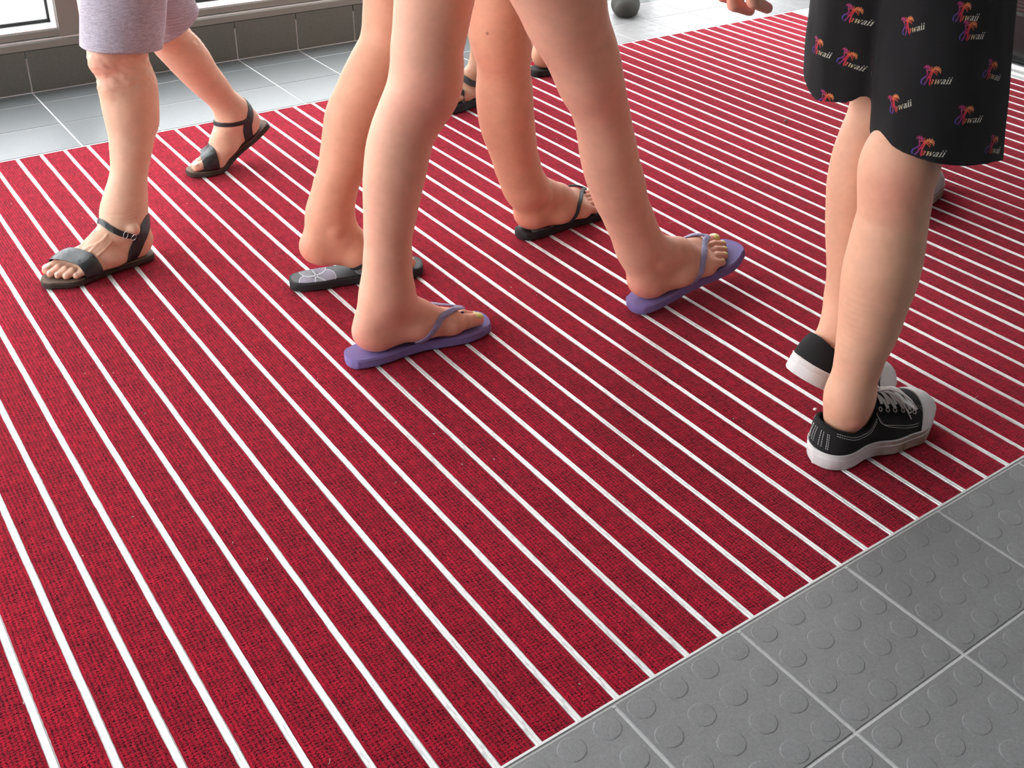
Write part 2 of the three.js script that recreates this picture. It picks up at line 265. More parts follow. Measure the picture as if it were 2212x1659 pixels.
// make(center, R) returns the distance function to use inside that block
function surfaceNets(make, lo, hi, h, color, uvAt) {
  const B = 8, n = [0, 1, 2].map((i) => Math.ceil((hi[i] - lo[i]) / h / B) * B + 1), [nx, ny, nz] = n;
  const f = new Float32Array(nx * ny * nz).fill(NaN), at = (i, j, k) => (k * ny + j) * nx + i, ids = new Int32Array(nx * ny * nz).fill(-1);
  const R = (B * h * Math.sqrt(3)) / 2, blocks = [];
  for (let bk = 0; bk < nz - 1; bk += B) for (let bj = 0; bj < ny - 1; bj += B) for (let bi = 0; bi < nx - 1; bi += B) {
    const c = [lo[0] + (bi + B / 2) * h, lo[1] + (bj + B / 2) * h, lo[2] + (bk + B / 2) * h], fn = make(c, R);
    if (!fn || Math.abs(fn(c[0], c[1], c[2])) > R * 1.5 + 0.012) continue;
    for (let k = bk; k <= bk + B; k++) for (let j = bj; j <= bj + B; j++) for (let i = bi; i <= bi + B; i++) { const o = at(i, j, k); if (f[o] !== f[o]) f[o] = fn(lo[0] + i * h, lo[1] + j * h, lo[2] + k * h); }
    blocks.push([bi, bj, bk, fn]);
  }
  const pos = [], nor = [], col = [], uv = [], idx = [];
  for (const [bi, bj, bk, fn] of blocks) for (let k = bk; k < bk + B; k++) for (let j = bj; j < bj + B; j++) for (let i = bi; i < bi + B; i++) {
    let mask = 0; const c = [];
    for (let q = 0; q < 8; q++) { const v = f[at(i + (q & 1), j + ((q >> 1) & 1), k + (q >> 2))]; c.push(v); if (v < 0) mask |= 1 << q; }
    if (mask === 0 || mask === 255) continue;
    let sx = 0, sy = 0, sz = 0, m = 0;
    for (let q = 0; q < 8; q++) for (const b of [1, 2, 4]) { if (q & b) continue; const a = c[q], e = c[q | b]; if (a < 0 === e < 0) continue; const t = a / (a - e); sx += (q & 1) + (b === 1 ? t : 0); sy += ((q >> 1) & 1) + (b === 2 ? t : 0); sz += (q >> 2) + (b === 4 ? t : 0); m++; }
    let p = [lo[0] + (i + sx / m) * h, lo[1] + (j + sy / m) * h, lo[2] + (k + sz / m) * h];
    const e = h * 0.35, g = (x, y, z) => { const a = fn(x + e, y - e, z - e), b = fn(x - e, y - e, z + e), c2 = fn(x - e, y + e, z - e), d = fn(x + e, y + e, z + e); return [a - b - c2 + d, -a - b + c2 + d, -a + b - c2 + d]; };
    const gr = g(p[0], p[1], p[2]), gl = Math.hypot(...gr) / (4 * e) || 1, nn = norm(gr), dd = clamp(fn(p[0], p[1], p[2]) / gl, -h * 0.6, h * 0.6);
    p = add(p, nn, -dd); ids[at(i, j, k)] = pos.length / 3; pos.push(...p); nor.push(...nn);
    if (color) col.push(...color(p, nn)); if (uvAt) uv.push(...uvAt(p));
  }
  for (const [bi, bj, bk] of blocks) for (let k = bk; k < bk + B; k++) for (let j = bj; j < bj + B; j++) for (let i = bi; i < bi + B; i++) {
    const a = f[at(i, j, k)];
    for (const [di, dj, dk, u, v] of [[1, 0, 0, [0, 1, 0], [0, 0, 1]], [0, 1, 0, [0, 0, 1], [1, 0, 0]], [0, 0, 1, [1, 0, 0], [0, 1, 0]]]) {
      const e = f[at(i + di, j + dj, k + dk)]; if (a < 0 === e < 0) continue;
      if (i - u[0] - v[0] < 0 || j - u[1] - v[1] < 0 || k - u[2] - v[2] < 0) continue;
      const q = [ids[at(i, j, k)], ids[at(i - u[0], j - u[1], k - u[2])], ids[at(i - u[0] - v[0], j - u[1] - v[1], k - u[2] - v[2])], ids[at(i - v[0], j - v[1], k - v[2])]];
      if (Math.min(...q) < 0) continue;
      if (a < 0) idx.push(q[0], q[1], q[2], q[0], q[2], q[3]); else idx.push(q[0], q[2], q[1], q[0], q[3], q[2]);
    }
  }
  const G = new THREE.BufferGeometry(); G.setAttribute('position', new THREE.Float32BufferAttribute(pos, 3)); G.setAttribute('normal', new THREE.Float32BufferAttribute(nor, 3));
  if (color) G.setAttribute('color', new THREE.Float32BufferAttribute(col, 3)); if (uvAt) G.setAttribute('uv', new THREE.Float32BufferAttribute(uv, 2));
  G.setIndex(idx); return G;
}
function boundsOf(limbs, pad) { const lo = [1e3, 1e3, 1e3], hi = [-1e3, -1e3, -1e3]; for (const L of limbs) for (const g of L.groups) for (const q of g.prims) for (const [p, r] of [[q.a, q.ra], [q.b, q.rb]]) for (let i = 0; i < 3; i++) { lo[i] = Math.min(lo[i], p[i] - r - pad); hi[i] = Math.max(hi[i], p[i] + r + pad); } return [lo, hi]; }
function bodyGeo(limbs, h, color, wrinkle) {
  const [lo, hi] = boundsOf(limbs, 0.012);
  return surfaceNets((c, R) => { const s = cull(limbs, c, R); return s.length ? (wrinkle ? (x, y, z) => fieldD(s, x, y, z) + wrinkle(x, y, z) : (x, y, z) => fieldD(s, x, y, z)) : null; }, lo, hi, h, color);
}

// ------------------------------------------------------------------ legs and feet
// leg stations [x, y, z, radius] from hip side down to the ankle, densified to a smooth tapering tube
function tube(st, n = 76) {
  const c = new THREE.CatmullRomCurve3(st.map((s) => v3(s)), false, 'centripetal'), prims = [], rad = (t) => { const u = t * (st.length - 1), i = Math.min(st.length - 2, Math.floor(u)), w = u - i, g = (k) => st[clamp(k, 0, st.length - 1)][3], a = g(i - 1), b = g(i), d = g(i + 1), e = g(i + 2); return 0.5 * (2 * b + (d - a) * w + (2 * a - 5 * b + 4 * d - e) * w * w + (3 * b - a - 3 * d + e) * w * w * w); };
  let last = null; for (let i = 0; i <= n; i++) { const t = i / n, p = c.getPoint(t).toArray(), r = rad(t); if (last) prims.push(cone(last[0], p, last[1], r)); last = [p, r]; }
  return prims;
}
// local foot axes: x from heel to toe, y up from the sole, z to the outer side
function footFrame({ heel, dir, pitch = 0, right, L = 0.245, y0 = 0, bend = 0, xm = 0.17 }) {
  const s = L / 0.245, d = norm([dir[0], 0, dir[1]]), rt = [-d[2], 0, d[0]], lat = right ? rt : rt.map((v) => -v), cp = Math.cos(pitch), sp = Math.sin(pitch);
  const fx = [d[0] * cp, sp, d[2] * cp], fy = [-d[0] * sp, cp, -d[2] * sp], o = [heel[0], heel[1] + y0, heel[2]];
  const flat = (x, y, z) => add(add(add(o, fx, x), fy, y), lat, z), cb = Math.cos(bend), sb = Math.sin(bend), rx = add(fx.map((v) => v * cb), fy, -sb), ry = add(fx.map((v) => v * sb), fy, cb), pm = flat(xm * s, 0, 0);
  const at = (x, y, z) => { // the part behind the ball of the foot lifts by `bend`, with a short soft transition
    if (!bend) return flat(x * s, y * s, z * s);
    const w = sstep(xm + 0.028, xm - 0.028, x), A = flat(x * s, y * s, z * s), Bp = add(add(add(pm, rx, (x - xm) * s), ry, y * s), lat, z * s);
    return [lerp(A[0], Bp[0], w), lerp(A[1], Bp[1], w), lerp(A[2], Bp[2], w)];
  };
  return { at, s, fx, fy, lat, rx, ry, o, pm, bend, right };
}
const TOES = [ // root, knuckle, tip, radii
  [[0.178, 0.019, -0.028], [0.206, 0.0165, -0.0285], [0.2315, 0.0125, -0.0265], 0.0158, 0.0142, 0.0122],
  [[0.182, 0.019, -0.0085], [0.213, 0.0185, -0.0065], [0.2325, 0.0098, -0.0065], 0.0105, 0.0096, 0.0085],
  [[0.177, 0.017, 0.0075], [0.204, 0.0175, 0.0095], [0.2215, 0.0092, 0.0095], 0.0098, 0.009, 0.008],
  [[0.169, 0.0155, 0.0215], [0.193, 0.016, 0.0235], [0.209, 0.0087, 0.0232], 0.0094, 0.0086, 0.0077],
  [[0.157, 0.0145, 0.0335], [0.176, 0.0142, 0.0362], [0.1905, 0.0082, 0.0352], 0.0092, 0.0085, 0.0078]];
function footLimb(F, legTube, o = {}) {
  const c = (a, b, ra, rb) => cone(F.at(...a), F.at(...b), ra * F.s, (rb ?? ra) * F.s), w = o.slim ?? 1;
  const body = o.inShoe ? [cone(F.at(0.05, 0.06, 0), legTube[legTube.length - 1].b, 0.026, legTube[legTube.length - 1].rb), c([0.05, 0.055, 0], [0.12, 0.05, -0.002], 0.024, 0.02)] : [c([0.033, 0.033, 0], [0.043, 0.06, 0], 0.0315 * w, 0.028 * w), cone(F.at(0.043, 0.055, 0), legTube[legTube.length - 1].b, 0.0285 * w * F.s, legTube[legTube.length - 1].rb), cone(F.at(0.075, 0.06, -0.002), legTube[legTube.length - 1].b, 0.03 * w * F.s, legTube[legTube.length - 1].rb * 0.9), cone(F.at(0.116, 0.045, -0.007), legTube[legTube.length - 1].b, 0.0262 * F.s, legTube[legTube.length - 1].rb * 0.82), cone(F.at(0.029, 0.042, 0), legTube[legTube.length - 9].b, 0.0215 * F.s, legTube[legTube.length - 9].rb * 0.82),
    c([0.07, 0.064, -0.003], [0.118, 0.043, -0.008], 0.0315 * w, 0.0265 * w), c([0.118, 0.043, -0.008], [0.172, 0.0255, -0.016], 0.0265 * w, 0.0195), c([0.118, 0.036, 0.008], [0.165, 0.02, 0.014], 0.022, 0.0155),
    c([0.045, 0.022, 0.008], [0.1, 0.0175, 0.021], 0.0225, 0.0185), c([0.1, 0.0175, 0.021], [0.155, 0.0145, 0.031], 0.0185, 0.0148), c([0.05, 0.025, -0.008], [0.115, 0.029, -0.018], 0.0245, 0.0195), c([0.115, 0.027, -0.018], [0.178, 0.0195, -0.027], 0.0195, 0.0188), c([0.178, 0.0195, -0.025], [0.156, 0.0145, 0.031], 0.0175, 0.0142)];
  const groups = [{ k: 0, blend: 0.01, prims: legTube }, { k: 0.02 * F.s, blend: 0.028, prims: body },
    { k: 0.001, blend: 0.012, prims: [ball(F.at(0.061, 0.086, -0.028), 0.0122 * F.s), ball(F.at(0.05, 0.076, 0.0285), 0.0122 * F.s)] }];
  const toes = []; for (const [a, b, d, ra, rb, rc] of TOES) toes.push(c(a, b, ra, rb), c(b, d, rb, rc));
  if (!o.noToes && !o.inShoe) groups.push({ k: 0.0022, blend: 0.007, prims: toes });
  if (o.extra) groups.push(...o.extra);
  const cuts = [{ o: F.at(0.2, 0.0012, 0), n: F.fy }]; if (F.bend) cuts.push({ o: F.at(0.05, 0.0012, 0), n: F.ry });
  return { blend: 0.004, groups, cuts };
}
const smoothLimb = (q) => [].concat(q).map((L) => ({ ...L, groups: L.groups.map((g) => (g.k === 0.0022 ? { ...g, k: 0.02, blend: 0.02 } : g)) }));   // toes bridged over: what straps lie on
function toNearest(limbs, p, off = 0) { // nearest point of the field and the normal there
  let n = [0, 1, 0]; for (let i = 0; i < 14; i++) { const e = 0.0015, d = fieldD(limbs, ...p); n = norm([fieldD(limbs, p[0] + e, p[1], p[2]) - fieldD(limbs, p[0] - e, p[1], p[2]), fieldD(limbs, p[0], p[1] + e, p[2]) - fieldD(limbs, p[0], p[1] - e, p[2]), fieldD(limbs, p[0], p[1], p[2] + e) - fieldD(limbs, p[0], p[1], p[2] - e)]); p = add(p, n, -(d - off) * 0.9); if (Math.abs(d - off) < 2e-5) break; }
  return [p, n];
}
// closed loops of equal length lofted into a skin, ends capped
function loft(loops, closedEnds = true, crease = 0.7, uvs = null) {
  const m = loops[0].length, pos = [], uv = [], idx = []; let run = 0;
  loops.forEach((l, i) => { if (i) run += Math.hypot(...sub(l[0], loops[i - 1][0])); let q = 0; l.forEach((p, j) => { if (j) q += Math.hypot(...sub(p, l[j - 1])); pos.push(...p); uvs ? uv.push(...uvs[i][j]) : uv.push(q, run); }); });
  for (let i = 0; i < loops.length - 1; i++) for (let j = 0; j < m; j++) { const a = i * m + j, b = i * m + ((j + 1) % m); idx.push(a, b, a + m, b, b + m, a + m); }
  if (closedEnds) for (const [r, s] of [[0, 1], [loops.length - 1, 0]]) for (let j = 1; j < m - 1; j++) { const o = r * m; s ? idx.push(o, o + j + 1, o + j) : idx.push(o, o + j, o + j + 1); }
  const g = new THREE.BufferGeometry(); g.setAttribute('position', new THREE.Float32BufferAttribute(pos, 3)); g.setAttribute('uv', new THREE.Float32BufferAttribute(uv, 2)); g.setIndex(idx);
  return toCreasedNormals(g, crease);
}
// a ribbon laid on a field along control points: width, thickness, samples
function strap(limbs, pts, width, thick, { n = 36, lift = 0.0003, flatEnd = 0, taper = 0, raw = false } = {}) {
  const c = new THREE.CatmullRomCurve3(pts.map(v3), false, 'centripetal'), rows = [], P0 = [];
  for (let i = 0; i <= n; i++) { const p = c.getPoint(i / n).toArray(); P0.push(raw ? [p, null] : toNearest(limbs, p, lift)); }
  for (let i = 0; i <= n; i++) {
    const t = norm(sub(P0[Math.min(n, i + 1)][0], P0[Math.max(0, i - 1)][0])), [p, nn] = P0[i], side = norm(cross(nn, t)), w = (width / 2) * (1 - taper * Math.abs((2 * i) / n - 1)), inner = [], outer = [];
    for (let k = -2; k <= 2; k++) { const [q, qn] = toNearest(limbs, add(p, side, (w * k) / 2), lift), th = thick * (Math.abs(k) === 2 ? 0.55 : 1); inner.push(q); outer.push(add(q, qn, th)); }
    rows.push([...outer, ...inner.reverse()]);
  }
  return loft(rows);
}
// flat sole from outline stations [x, inner half width, outer half width], bent and pitched with the foot frame
function sole(F, L, st, y0, thick, { bevel = 0.002, xr = 0, bendWith = true, rise = () => 0, shrink = 0, heelRound = 0.05, toeRound = 0.06 } = {}) {
  const rows = [], uvs = [], N = 60, get = (x, k) => { for (let i = 1; i < st.length; i++) if (x <= st[i][0]) { const g = (j) => st[clamp(j, 0, st.length - 1)], a = g(i - 1), b = g(i), w = (x - a[0]) / (b[0] - a[0]); const m0 = i > 1 ? (b[k] - g(i - 2)[k]) / (b[0] - g(i - 2)[0]) : (b[k] - a[k]) / (b[0] - a[0]), m1 = i < st.length - 1 ? (g(i + 1)[k] - a[k]) / (g(i + 1)[0] - a[0]) : (b[k] - a[k]) / (b[0] - a[0]), D = b[0] - a[0]; return (2 * w ** 3 - 3 * w * w + 1) * a[k] + (w ** 3 - 2 * w * w + w) * m0 * D + (-2 * w ** 3 + 3 * w * w) * b[k] + (w ** 3 - w * w) * m1 * D; } return st[st.length - 1][k]; };
  for (let i = 0; i <= N; i++) {
    const t = i / N, x = clamp((1 - Math.cos(Math.PI * t)) / 2, 0.0004, 0.9996), ha = heelRound, ta = toeRound, xc = clamp(x, ha, 1 - ta), cap = x < ha ? Math.sqrt(Math.max(0, 1 - (1 - x / ha) ** 2)) : x > 1 - ta ? Math.sqrt(Math.max(0, 1 - ((x - 1 + ta) / ta) ** 2)) : 1, m = Math.max(0.0012, (get(xc, 1) * L - shrink) * cap), l = Math.max(0.0012, (get(xc, 2) * L - shrink) * cap), X = lerp(shrink, L - shrink, x) + xr, b = Math.min(bevel, m * 0.6, l * 0.6), r = rise(x), T = y0 + thick + r, Bt = y0 + r * 0.999;
    const s2 = [[-m + b, T], [-m * 0.5, T], [0, T], [l * 0.5, T], [l - b, T], [l, T - b], [l, Bt + b], [l - b, Bt], [0, Bt], [-m + b, Bt], [-m, Bt + b], [-m, T - b]];
    rows.push(s2.map(([z, y]) => F.at(X / F.s, y / F.s, z / F.s))); uvs.push(s2.map(([z]) => [x, 0.5 + z / L]));
  }
  return loft(rows, true, 0.75, uvs);
}
const FLIP = [[0, 0.09, 0.09], [0.05, 0.1, 0.1], [0.1, 0.117, 0.117], [0.22, 0.128, 0.128], [0.38, 0.115, 0.13], [0.52, 0.122, 0.142], [0.66, 0.158, 0.165], [0.78, 0.178, 0.172], [0.88, 0.166, 0.143], [0.94, 0.142, 0.108], [1, 0.11, 0.08]];
const SANDAL = [[0, 0.09, 0.09], [0.05, 0.1, 0.1], [0.1, 0.116, 0.116], [0.25, 0.125, 0.125], [0.4, 0.105, 0.13], [0.55, 0.12, 0.15], [0.7, 0.17, 0.185], [0.8, 0.19, 0.18], [0.9, 0.16, 0.12], [0.94, 0.132, 0.092], [1, 0.09, 0.06]];
function nails(body, F, mats, list = [0, 1, 2, 3, 4]) {
  for (const i of list) {
    const [, b, d, , rb, rc] = TOES[i], B = F.at(...b), D = F.at(...d), ax = norm(sub(D, B)), up = norm(sub(F.fy, ax.map((v) => v * dot(F.fy, ax)))), sd = cross(ax, up), r = rc * F.s, g = new THREE.SphereGeometry(1, 16, 10);
    const c = add(add(D, ax, -r * 0.12 + (i ? 0.001 : 0)), up, r * 0.66), q = new THREE.Matrix4().makeBasis(v3(ax).multiplyScalar(r * (i ? 0.66 : 0.95)), v3(up).multiplyScalar(r * 0.42), v3(sd).multiplyScalar(r * (i ? 0.78 : 0.88))); q.setPosition(...c);
    g.applyMatrix4(q); mesh('toenail', g, mats, body);
  }
}
// skin: colour per vertex from the person's own tone, redder on heels, toes and knees
function skinColor(base, spots, amt = 1) {
  return (p) => {
    const m = 1 + 0.06 * N3(p[0] * 38, p[1] * 38, p[2] * 38) + 0.05 * N3(p[0] * 120, p[1] * 120, p[2] * 120), r0 = 0.5 + 0.5 * N3(p[0] * 16 + 9, p[1] * 16, p[2] * 16); let red = 0.18 * r0 * amt, dark = 0;
    for (const s of spots) { const d = Math.hypot(p[0] - s[0][0], p[1] - s[0][1], p[2] - s[0][2]) / s[1]; if (d < 1) { const w = (1 - d * d) ** 2; if (s[3]) dark = Math.max(dark, d < 0.75 ? s[2] : 0); else red += s[2] * w; } }
    red = clamp(red, 0, 1); const k = m * (1 - dark);
    return [base[0] * k * (1 + 0.05 * red), base[1] * k * (1 - 0.3 * red) * (1 - dark * 0.3), base[2] * k * (1 - 0.22 * red) * (1 - dark * 0.4)];
  };
}
const skinMat = phys({ vertexColors: true, roughness: 0.52, specularIntensity: 0.45, sheen: 0.1, sheenColor: rgb(0.9, 0.35, 0.25), sheenRoughness: 0.5 });
// ------------------------------------------------------------------ clothes and shoes
function shortsGeo({ tubes, pelvis, th = 0.011, h = 0.004, fold = 0, uvOf, top = 1.05 }) {
  const K = 0.05, cones = tubes.map((t) => cone(t.a, t.b, t.ra, t.rb)), wr = (x, y, z) => fold * (N3(x * 12, y * 5, z * 12) + 0.45 * N3(x * 26 + y * 6, y * 9, z * 26));
  const fn = (x, y, z) => {
    let o = 1e3, raw = 1e3; const f = wr(x, y, z);
    cones.forEach((c, i) => { const d = primD(c, x, y, z) + f, e = tubes[i].hem, pl = (x - e.o[0]) * e.n[0] + (y - e.o[1]) * e.n[1] + (z - e.o[2]) * e.n[2] + (tubes[i].wave ?? 0) * N3(x * 22, 3, z * 22); o = smin(o, smax(d, pl, 0.002), i ? 0.012 : 0); raw = smin(raw, d, i ? 0.012 : 0); });
    for (const q of pelvis) { const d = primD(q, x, y, z) + f; o = smin(o, d, K); raw = smin(raw, d, K); }
    return smax(smax(o, -(raw + th), 0.002), y - top, 0.002);
  };
  const [lo, hi] = boundsOf([{ groups: [{ prims: [...cones, ...pelvis] }] }], 0.02);
  return surfaceNets(() => fn, lo, hi, h, null, uvOf);
}
const V = { // leg stations from thigh to ankle: x, y, z, radius
  olderFront: [[0.668, 0.62, -2.395, 0.072], [0.63, 0.53, -2.375, 0.065], [0.603, 0.448, -2.360, 0.059], [0.594, 0.407, -2.349, 0.056], [0.594, 0.393, -2.345, 0.054], [0.598, 0.373, -2.340, 0.051], [0.595, 0.341, -2.332, 0.052], [0.593, 0.309, -2.323, 0.052], [0.590, 0.277, -2.315, 0.049], [0.585, 0.244, -2.307, 0.044], [0.577, 0.213, -2.298, 0.040], [0.568, 0.181, -2.289, 0.036], [0.558, 0.150, -2.281, 0.035], [0.545, 0.119, -2.273, 0.035], [0.537, 0.102, -2.267, 0.034]],
  olderRear: [[0.672, 0.62, -2.515, 0.07], [0.70, 0.52, -2.525, 0.058], [0.727, 0.429, -2.540, 0.047], [0.757, 0.360, -2.561, 0.046], [0.799, 0.299, -2.579, 0.047], [0.831, 0.246, -2.594, 0.041], [0.869, 0.190, -2.608, 0.035], [0.897, 0.146, -2.620, 0.032], [0.905, 0.13, -2.624, 0.031]],
  violetLeft: [[0.94, 0.79, -1.61, 0.074], [0.922, 0.7, -1.624, 0.07], [0.903, 0.620, -1.620, 0.064], [0.898, 0.594, -1.620, 0.062], [0.892, 0.567, -1.619, 0.060], [0.886, 0.540, -1.619, 0.059], [0.884, 0.512, -1.618, 0.060], [0.881, 0.490, -1.618, 0.061], [0.874, 0.471, -1.617, 0.060], [0.866, 0.458, -1.617, 0.058], [0.849, 0.433, -1.617, 0.055], [0.833, 0.407, -1.616, 0.053], [0.823, 0.379, -1.616, 0.053], [0.816, 0.351, -1.615, 0.052], [0.810, 0.323, -1.615, 0.050], [0.805, 0.294, -1.615, 0.047], [0.800, 0.265, -1.614, 0.044], [0.795, 0.235, -1.614, 0.041], [0.792, 0.204, -1.613, 0.039], [0.790, 0.173, -1.613, 0.0375], [0.789, 0.14, -1.612, 0.0375], [0.787, 0.122, -1.613, 0.037]],
  violetRight: [[0.97, 0.79, -1.455, 0.082], [1.0, 0.715, -1.458, 0.078], [1.039, 0.636, -1.460, 0.072], [1.050, 0.607, -1.462, 0.068], [1.065, 0.578, -1.465, 0.064], [1.083, 0.546, -1.467, 0.061], [1.097, 0.515, -1.469, 0.059], [1.110, 0.483, -1.472, 0.056], [1.125, 0.451, -1.474, 0.051], [1.138, 0.417, -1.476, 0.049], [1.148, 0.384, -1.479, 0.049], [1.157, 0.351, -1.481, 0.051], [1.168, 0.315, -1.484, 0.051], [1.182, 0.280, -1.486, 0.051], [1.196, 0.243, -1.488, 0.048], [1.215, 0.204, -1.490, 0.043], [1.236, 0.164, -1.493, 0.041], [1.251, 0.131, -1.495, 0.037]],
  blackLeft: [[1.03, 0.79, -1.925, 0.074], [1.008, 0.66, -1.928, 0.067], [0.995, 0.543, -1.930, 0.061], [0.992, 0.512, -1.930, 0.061], [0.987, 0.480, -1.931, 0.060], [0.974, 0.450, -1.931, 0.057], [0.953, 0.419, -1.931, 0.057], [0.935, 0.389, -1.932, 0.058], [0.917, 0.359, -1.932, 0.057], [0.898, 0.329, -1.933, 0.056], [0.887, 0.298, -1.933, 0.053], [0.877, 0.266, -1.933, 0.050], [0.864, 0.233, -1.933, 0.045], [0.850, 0.202, -1.934, 0.040], [0.840, 0.169, -1.934, 0.038], [0.832, 0.142, -1.935, 0.036]],
  blackRight: [[1.1, 0.79, -1.84, 0.07], [1.128, 0.66, -1.805, 0.06], [1.141, 0.554, -1.790, 0.058], [1.142, 0.520, -1.798, 0.059], [1.145, 0.486, -1.805, 0.059], [1.154, 0.450, -1.813, 0.056], [1.159, 0.431, -1.817, 0.053], [1.164, 0.395, -1.825, 0.052], [1.170, 0.358, -1.833, 0.056], [1.176, 0.320, -1.840, 0.056], [1.186, 0.280, -1.848, 0.055], [1.199, 0.239, -1.855, 0.051], [1.214, 0.196, -1.863, 0.047], [1.231, 0.152, -1.871, 0.042], [1.247, 0.121, -1.876, 0.038]],
  boyFront: [[1.318, 0.8, -0.955, 0.07], [1.326, 0.68, -0.95, 0.054], [1.32, 0.6, -0.948, 0.046], [1.304, 0.538, -0.948, 0.044], [1.286, 0.507, -0.949, 0.048], [1.273, 0.488, -0.949, 0.0545], [1.267, 0.470, -0.949, 0.057], [1.265, 0.451, -0.949, 0.055], [1.266, 0.421, -0.948, 0.053], [1.267, 0.395, -0.948, 0.052], [1.264, 0.366, -0.948, 0.054], [1.261, 0.335, -0.948, 0.056], [1.254, 0.301, -0.947, 0.056], [1.248, 0.261, -0.947, 0.051], [1.242, 0.220, -0.946, 0.046], [1.232, 0.180, -0.946, 0.039], [1.229, 0.159, -0.946, 0.037], [1.225, 0.139, -0.946, 0.035], [1.220, 0.118, -0.945, 0.034], [1.217, 0.102, -0.945, 0.0325]],
  boyRear: [[1.33, 0.8, -1.09, 0.075], [1.36, 0.66, -1.08, 0.06], [1.372, 0.567, -1.075, 0.05], [1.366, 0.527, -1.074, 0.045], [1.358, 0.49, -1.073, 0.044], [1.342, 0.461, -1.072, 0.043], [1.332, 0.434, -1.071, 0.044], [1.328, 0.394, -1.07, 0.046], [1.329, 0.362, -1.069, 0.046], [1.333, 0.308, -1.068, 0.045], [1.334, 0.226, -1.065, 0.038], [1.326, 0.182, -1.064, 0.034], [1.318, 0.155, -1.063, 0.032]],
};
const TONE = { fair: [0.84, 0.455, 0.315], tan: [0.79, 0.41, 0.265], older: [0.74, 0.46, 0.315], boy: [0.81, 0.445, 0.295], far: [0.6, 0.35, 0.225] };
function settle(root, x, z) { root.position.set(x, 0.0024, z); for (const c of root.children) { c.position.x -= x; c.position.z -= z; } return root; }
const foam = (r, g, b, o = {}) => std({ color: rgb(r, g, b), roughness: 0.72, bumpMap: repeat(grainBump, 6), bumpScale: 0.0003, ...o });

function flipFlop(person, F, FS, limb, M, o = {}) { // F the foot, FS the (perhaps flat) frame of the sole
  const g = group('flip_flop', person), L = o.L, field = smoothLimb(limb);
  mesh('sole', sole(FS, L, FLIP, -o.t, o.t, { xr: -o.back, bevel: 0.003 }), M.side, g);
  if (M.top) mesh('footbed', sole(FS, L, FLIP, -0.0006, 0.0012, { xr: -o.back, shrink: 0.004, bevel: 0.0004 }), M.top, g, o.topLabel);
  const A = (x, y, z) => F.at(x, y, z), w = o.w ?? 0.0115;
  const low = (x, z) => FS.at(x, -0.004, z);
  mesh('strap', strap(field, [A(0.203, 0.03, -0.017), A(0.192, 0.04, -0.008), A(0.17, 0.045, 0.014), A(0.146, 0.034, 0.033), A(0.124, 0.014, 0.043), low(0.108, 0.036)], w, o.st ?? 0.0034), M.strap, g);
  mesh('strap', strap(field, [A(0.203, 0.03, -0.017), A(0.188, 0.045, -0.024), A(0.16, 0.048, -0.036), A(0.135, 0.03, -0.042), A(0.116, 0.01, -0.04), low(0.104, -0.034)], w, o.st ?? 0.0034), M.strap, g);
  const pt = new THREE.CatmullRomCurve3([A(0.205, 0.031, -0.0172), A(0.2065, 0.02, -0.0172), FS.at(0.207, 0, -0.0172)].map(v3));
  mesh('toe_post', new THREE.TubeGeometry(pt, 10, 0.0032, 10), M.strap, g);
  return g;
}
function sandal(person, F, limb, M, o) {
  const g = group('sandal', person), L = o.L, A = (x, y, z) => F.at(x, y, z), field = smoothLimb(limb);
  mesh('sole', sole(F, L, SANDAL, -0.012, 0.0105, { xr: -o.back, bevel: 0.002 }), M.sole, g);
  mesh('footbed', sole(F, L, SANDAL, -0.0018, 0.0024, { xr: -o.back, shrink: 0.0012, bevel: 0.001 }), M.bed, g, 'brown leather footbed');
  mesh('toe_strap', strap(field, [A(0.156, -0.003, 0.047), A(0.158, 0.014, 0.045), A(0.166, 0.03, 0.028), A(0.182, 0.042, 0), A(0.196, 0.038, -0.026), A(0.2, 0.02, -0.046), A(0.199, -0.003, -0.045)], 0.037, 0.0022, { n: 40 }), M.strap, g);
  mesh('heel_strap', strap(field, [A(0.066, -0.003, 0.036), A(0.06, 0.02, 0.037), A(0.046, 0.045, 0.034), A(0.026, 0.068, 0.02), A(0.01, 0.08, 0), A(0.026, 0.068, -0.02), A(0.046, 0.045, -0.034), A(0.06, 0.02, -0.035), A(0.066, -0.003, -0.034)], 0.023, 0.0022, { n: 48 }), M.strap, g);
  mesh('ankle_strap', strap(field, [A(0.03, 0.058, 0.032), A(0.05, 0.062, 0.038), A(0.075, 0.074, 0.034), A(0.095, 0.088, 0.012), A(0.096, 0.09, -0.014), A(0.075, 0.08, -0.036), A(0.05, 0.066, -0.036), A(0.03, 0.058, -0.03)], 0.011, 0.0024, { n: 48 }), M.strap, g);
  if (o.buckle) { const rings = []; for (const q of [[0.072, 0.073, 0.036], [0.056, 0.0655, 0.037]]) { const [p, n] = toNearest(field, A(...q), 0.0028), [p2] = toNearest(field, A(q[0] + 0.006, q[1] + 0.003, q[2] - 0.001), 0.0028), t = norm(sub(p2, p)), s = cross(n, t), m = new THREE.Matrix4().makeBasis(v3(t).multiplyScalar(0.5), v3(s), v3(n)); m.setPosition(...p); rings.push(new THREE.TorusGeometry(0.0078, 0.0008, 8, 24).applyMatrix4(m)); } mesh('buckle', mergeGeometries(rings), M.buckle, g, 'small silver buckle'); }
  return g;
}
const SHOE = [[0, 0.04, 0.04], [0.025, 0.085, 0.083], [0.09, 0.124, 0.121], [0.2, 0.135, 0.132], [0.35, 0.124, 0.135], [0.5, 0.135, 0.15], [0.64, 0.162, 0.168], [0.76, 0.178, 0.17], [0.87, 0.168, 0.145], [0.95, 0.125, 0.1], [0.985, 0.08, 0.065], [1, 0.04, 0.03]];
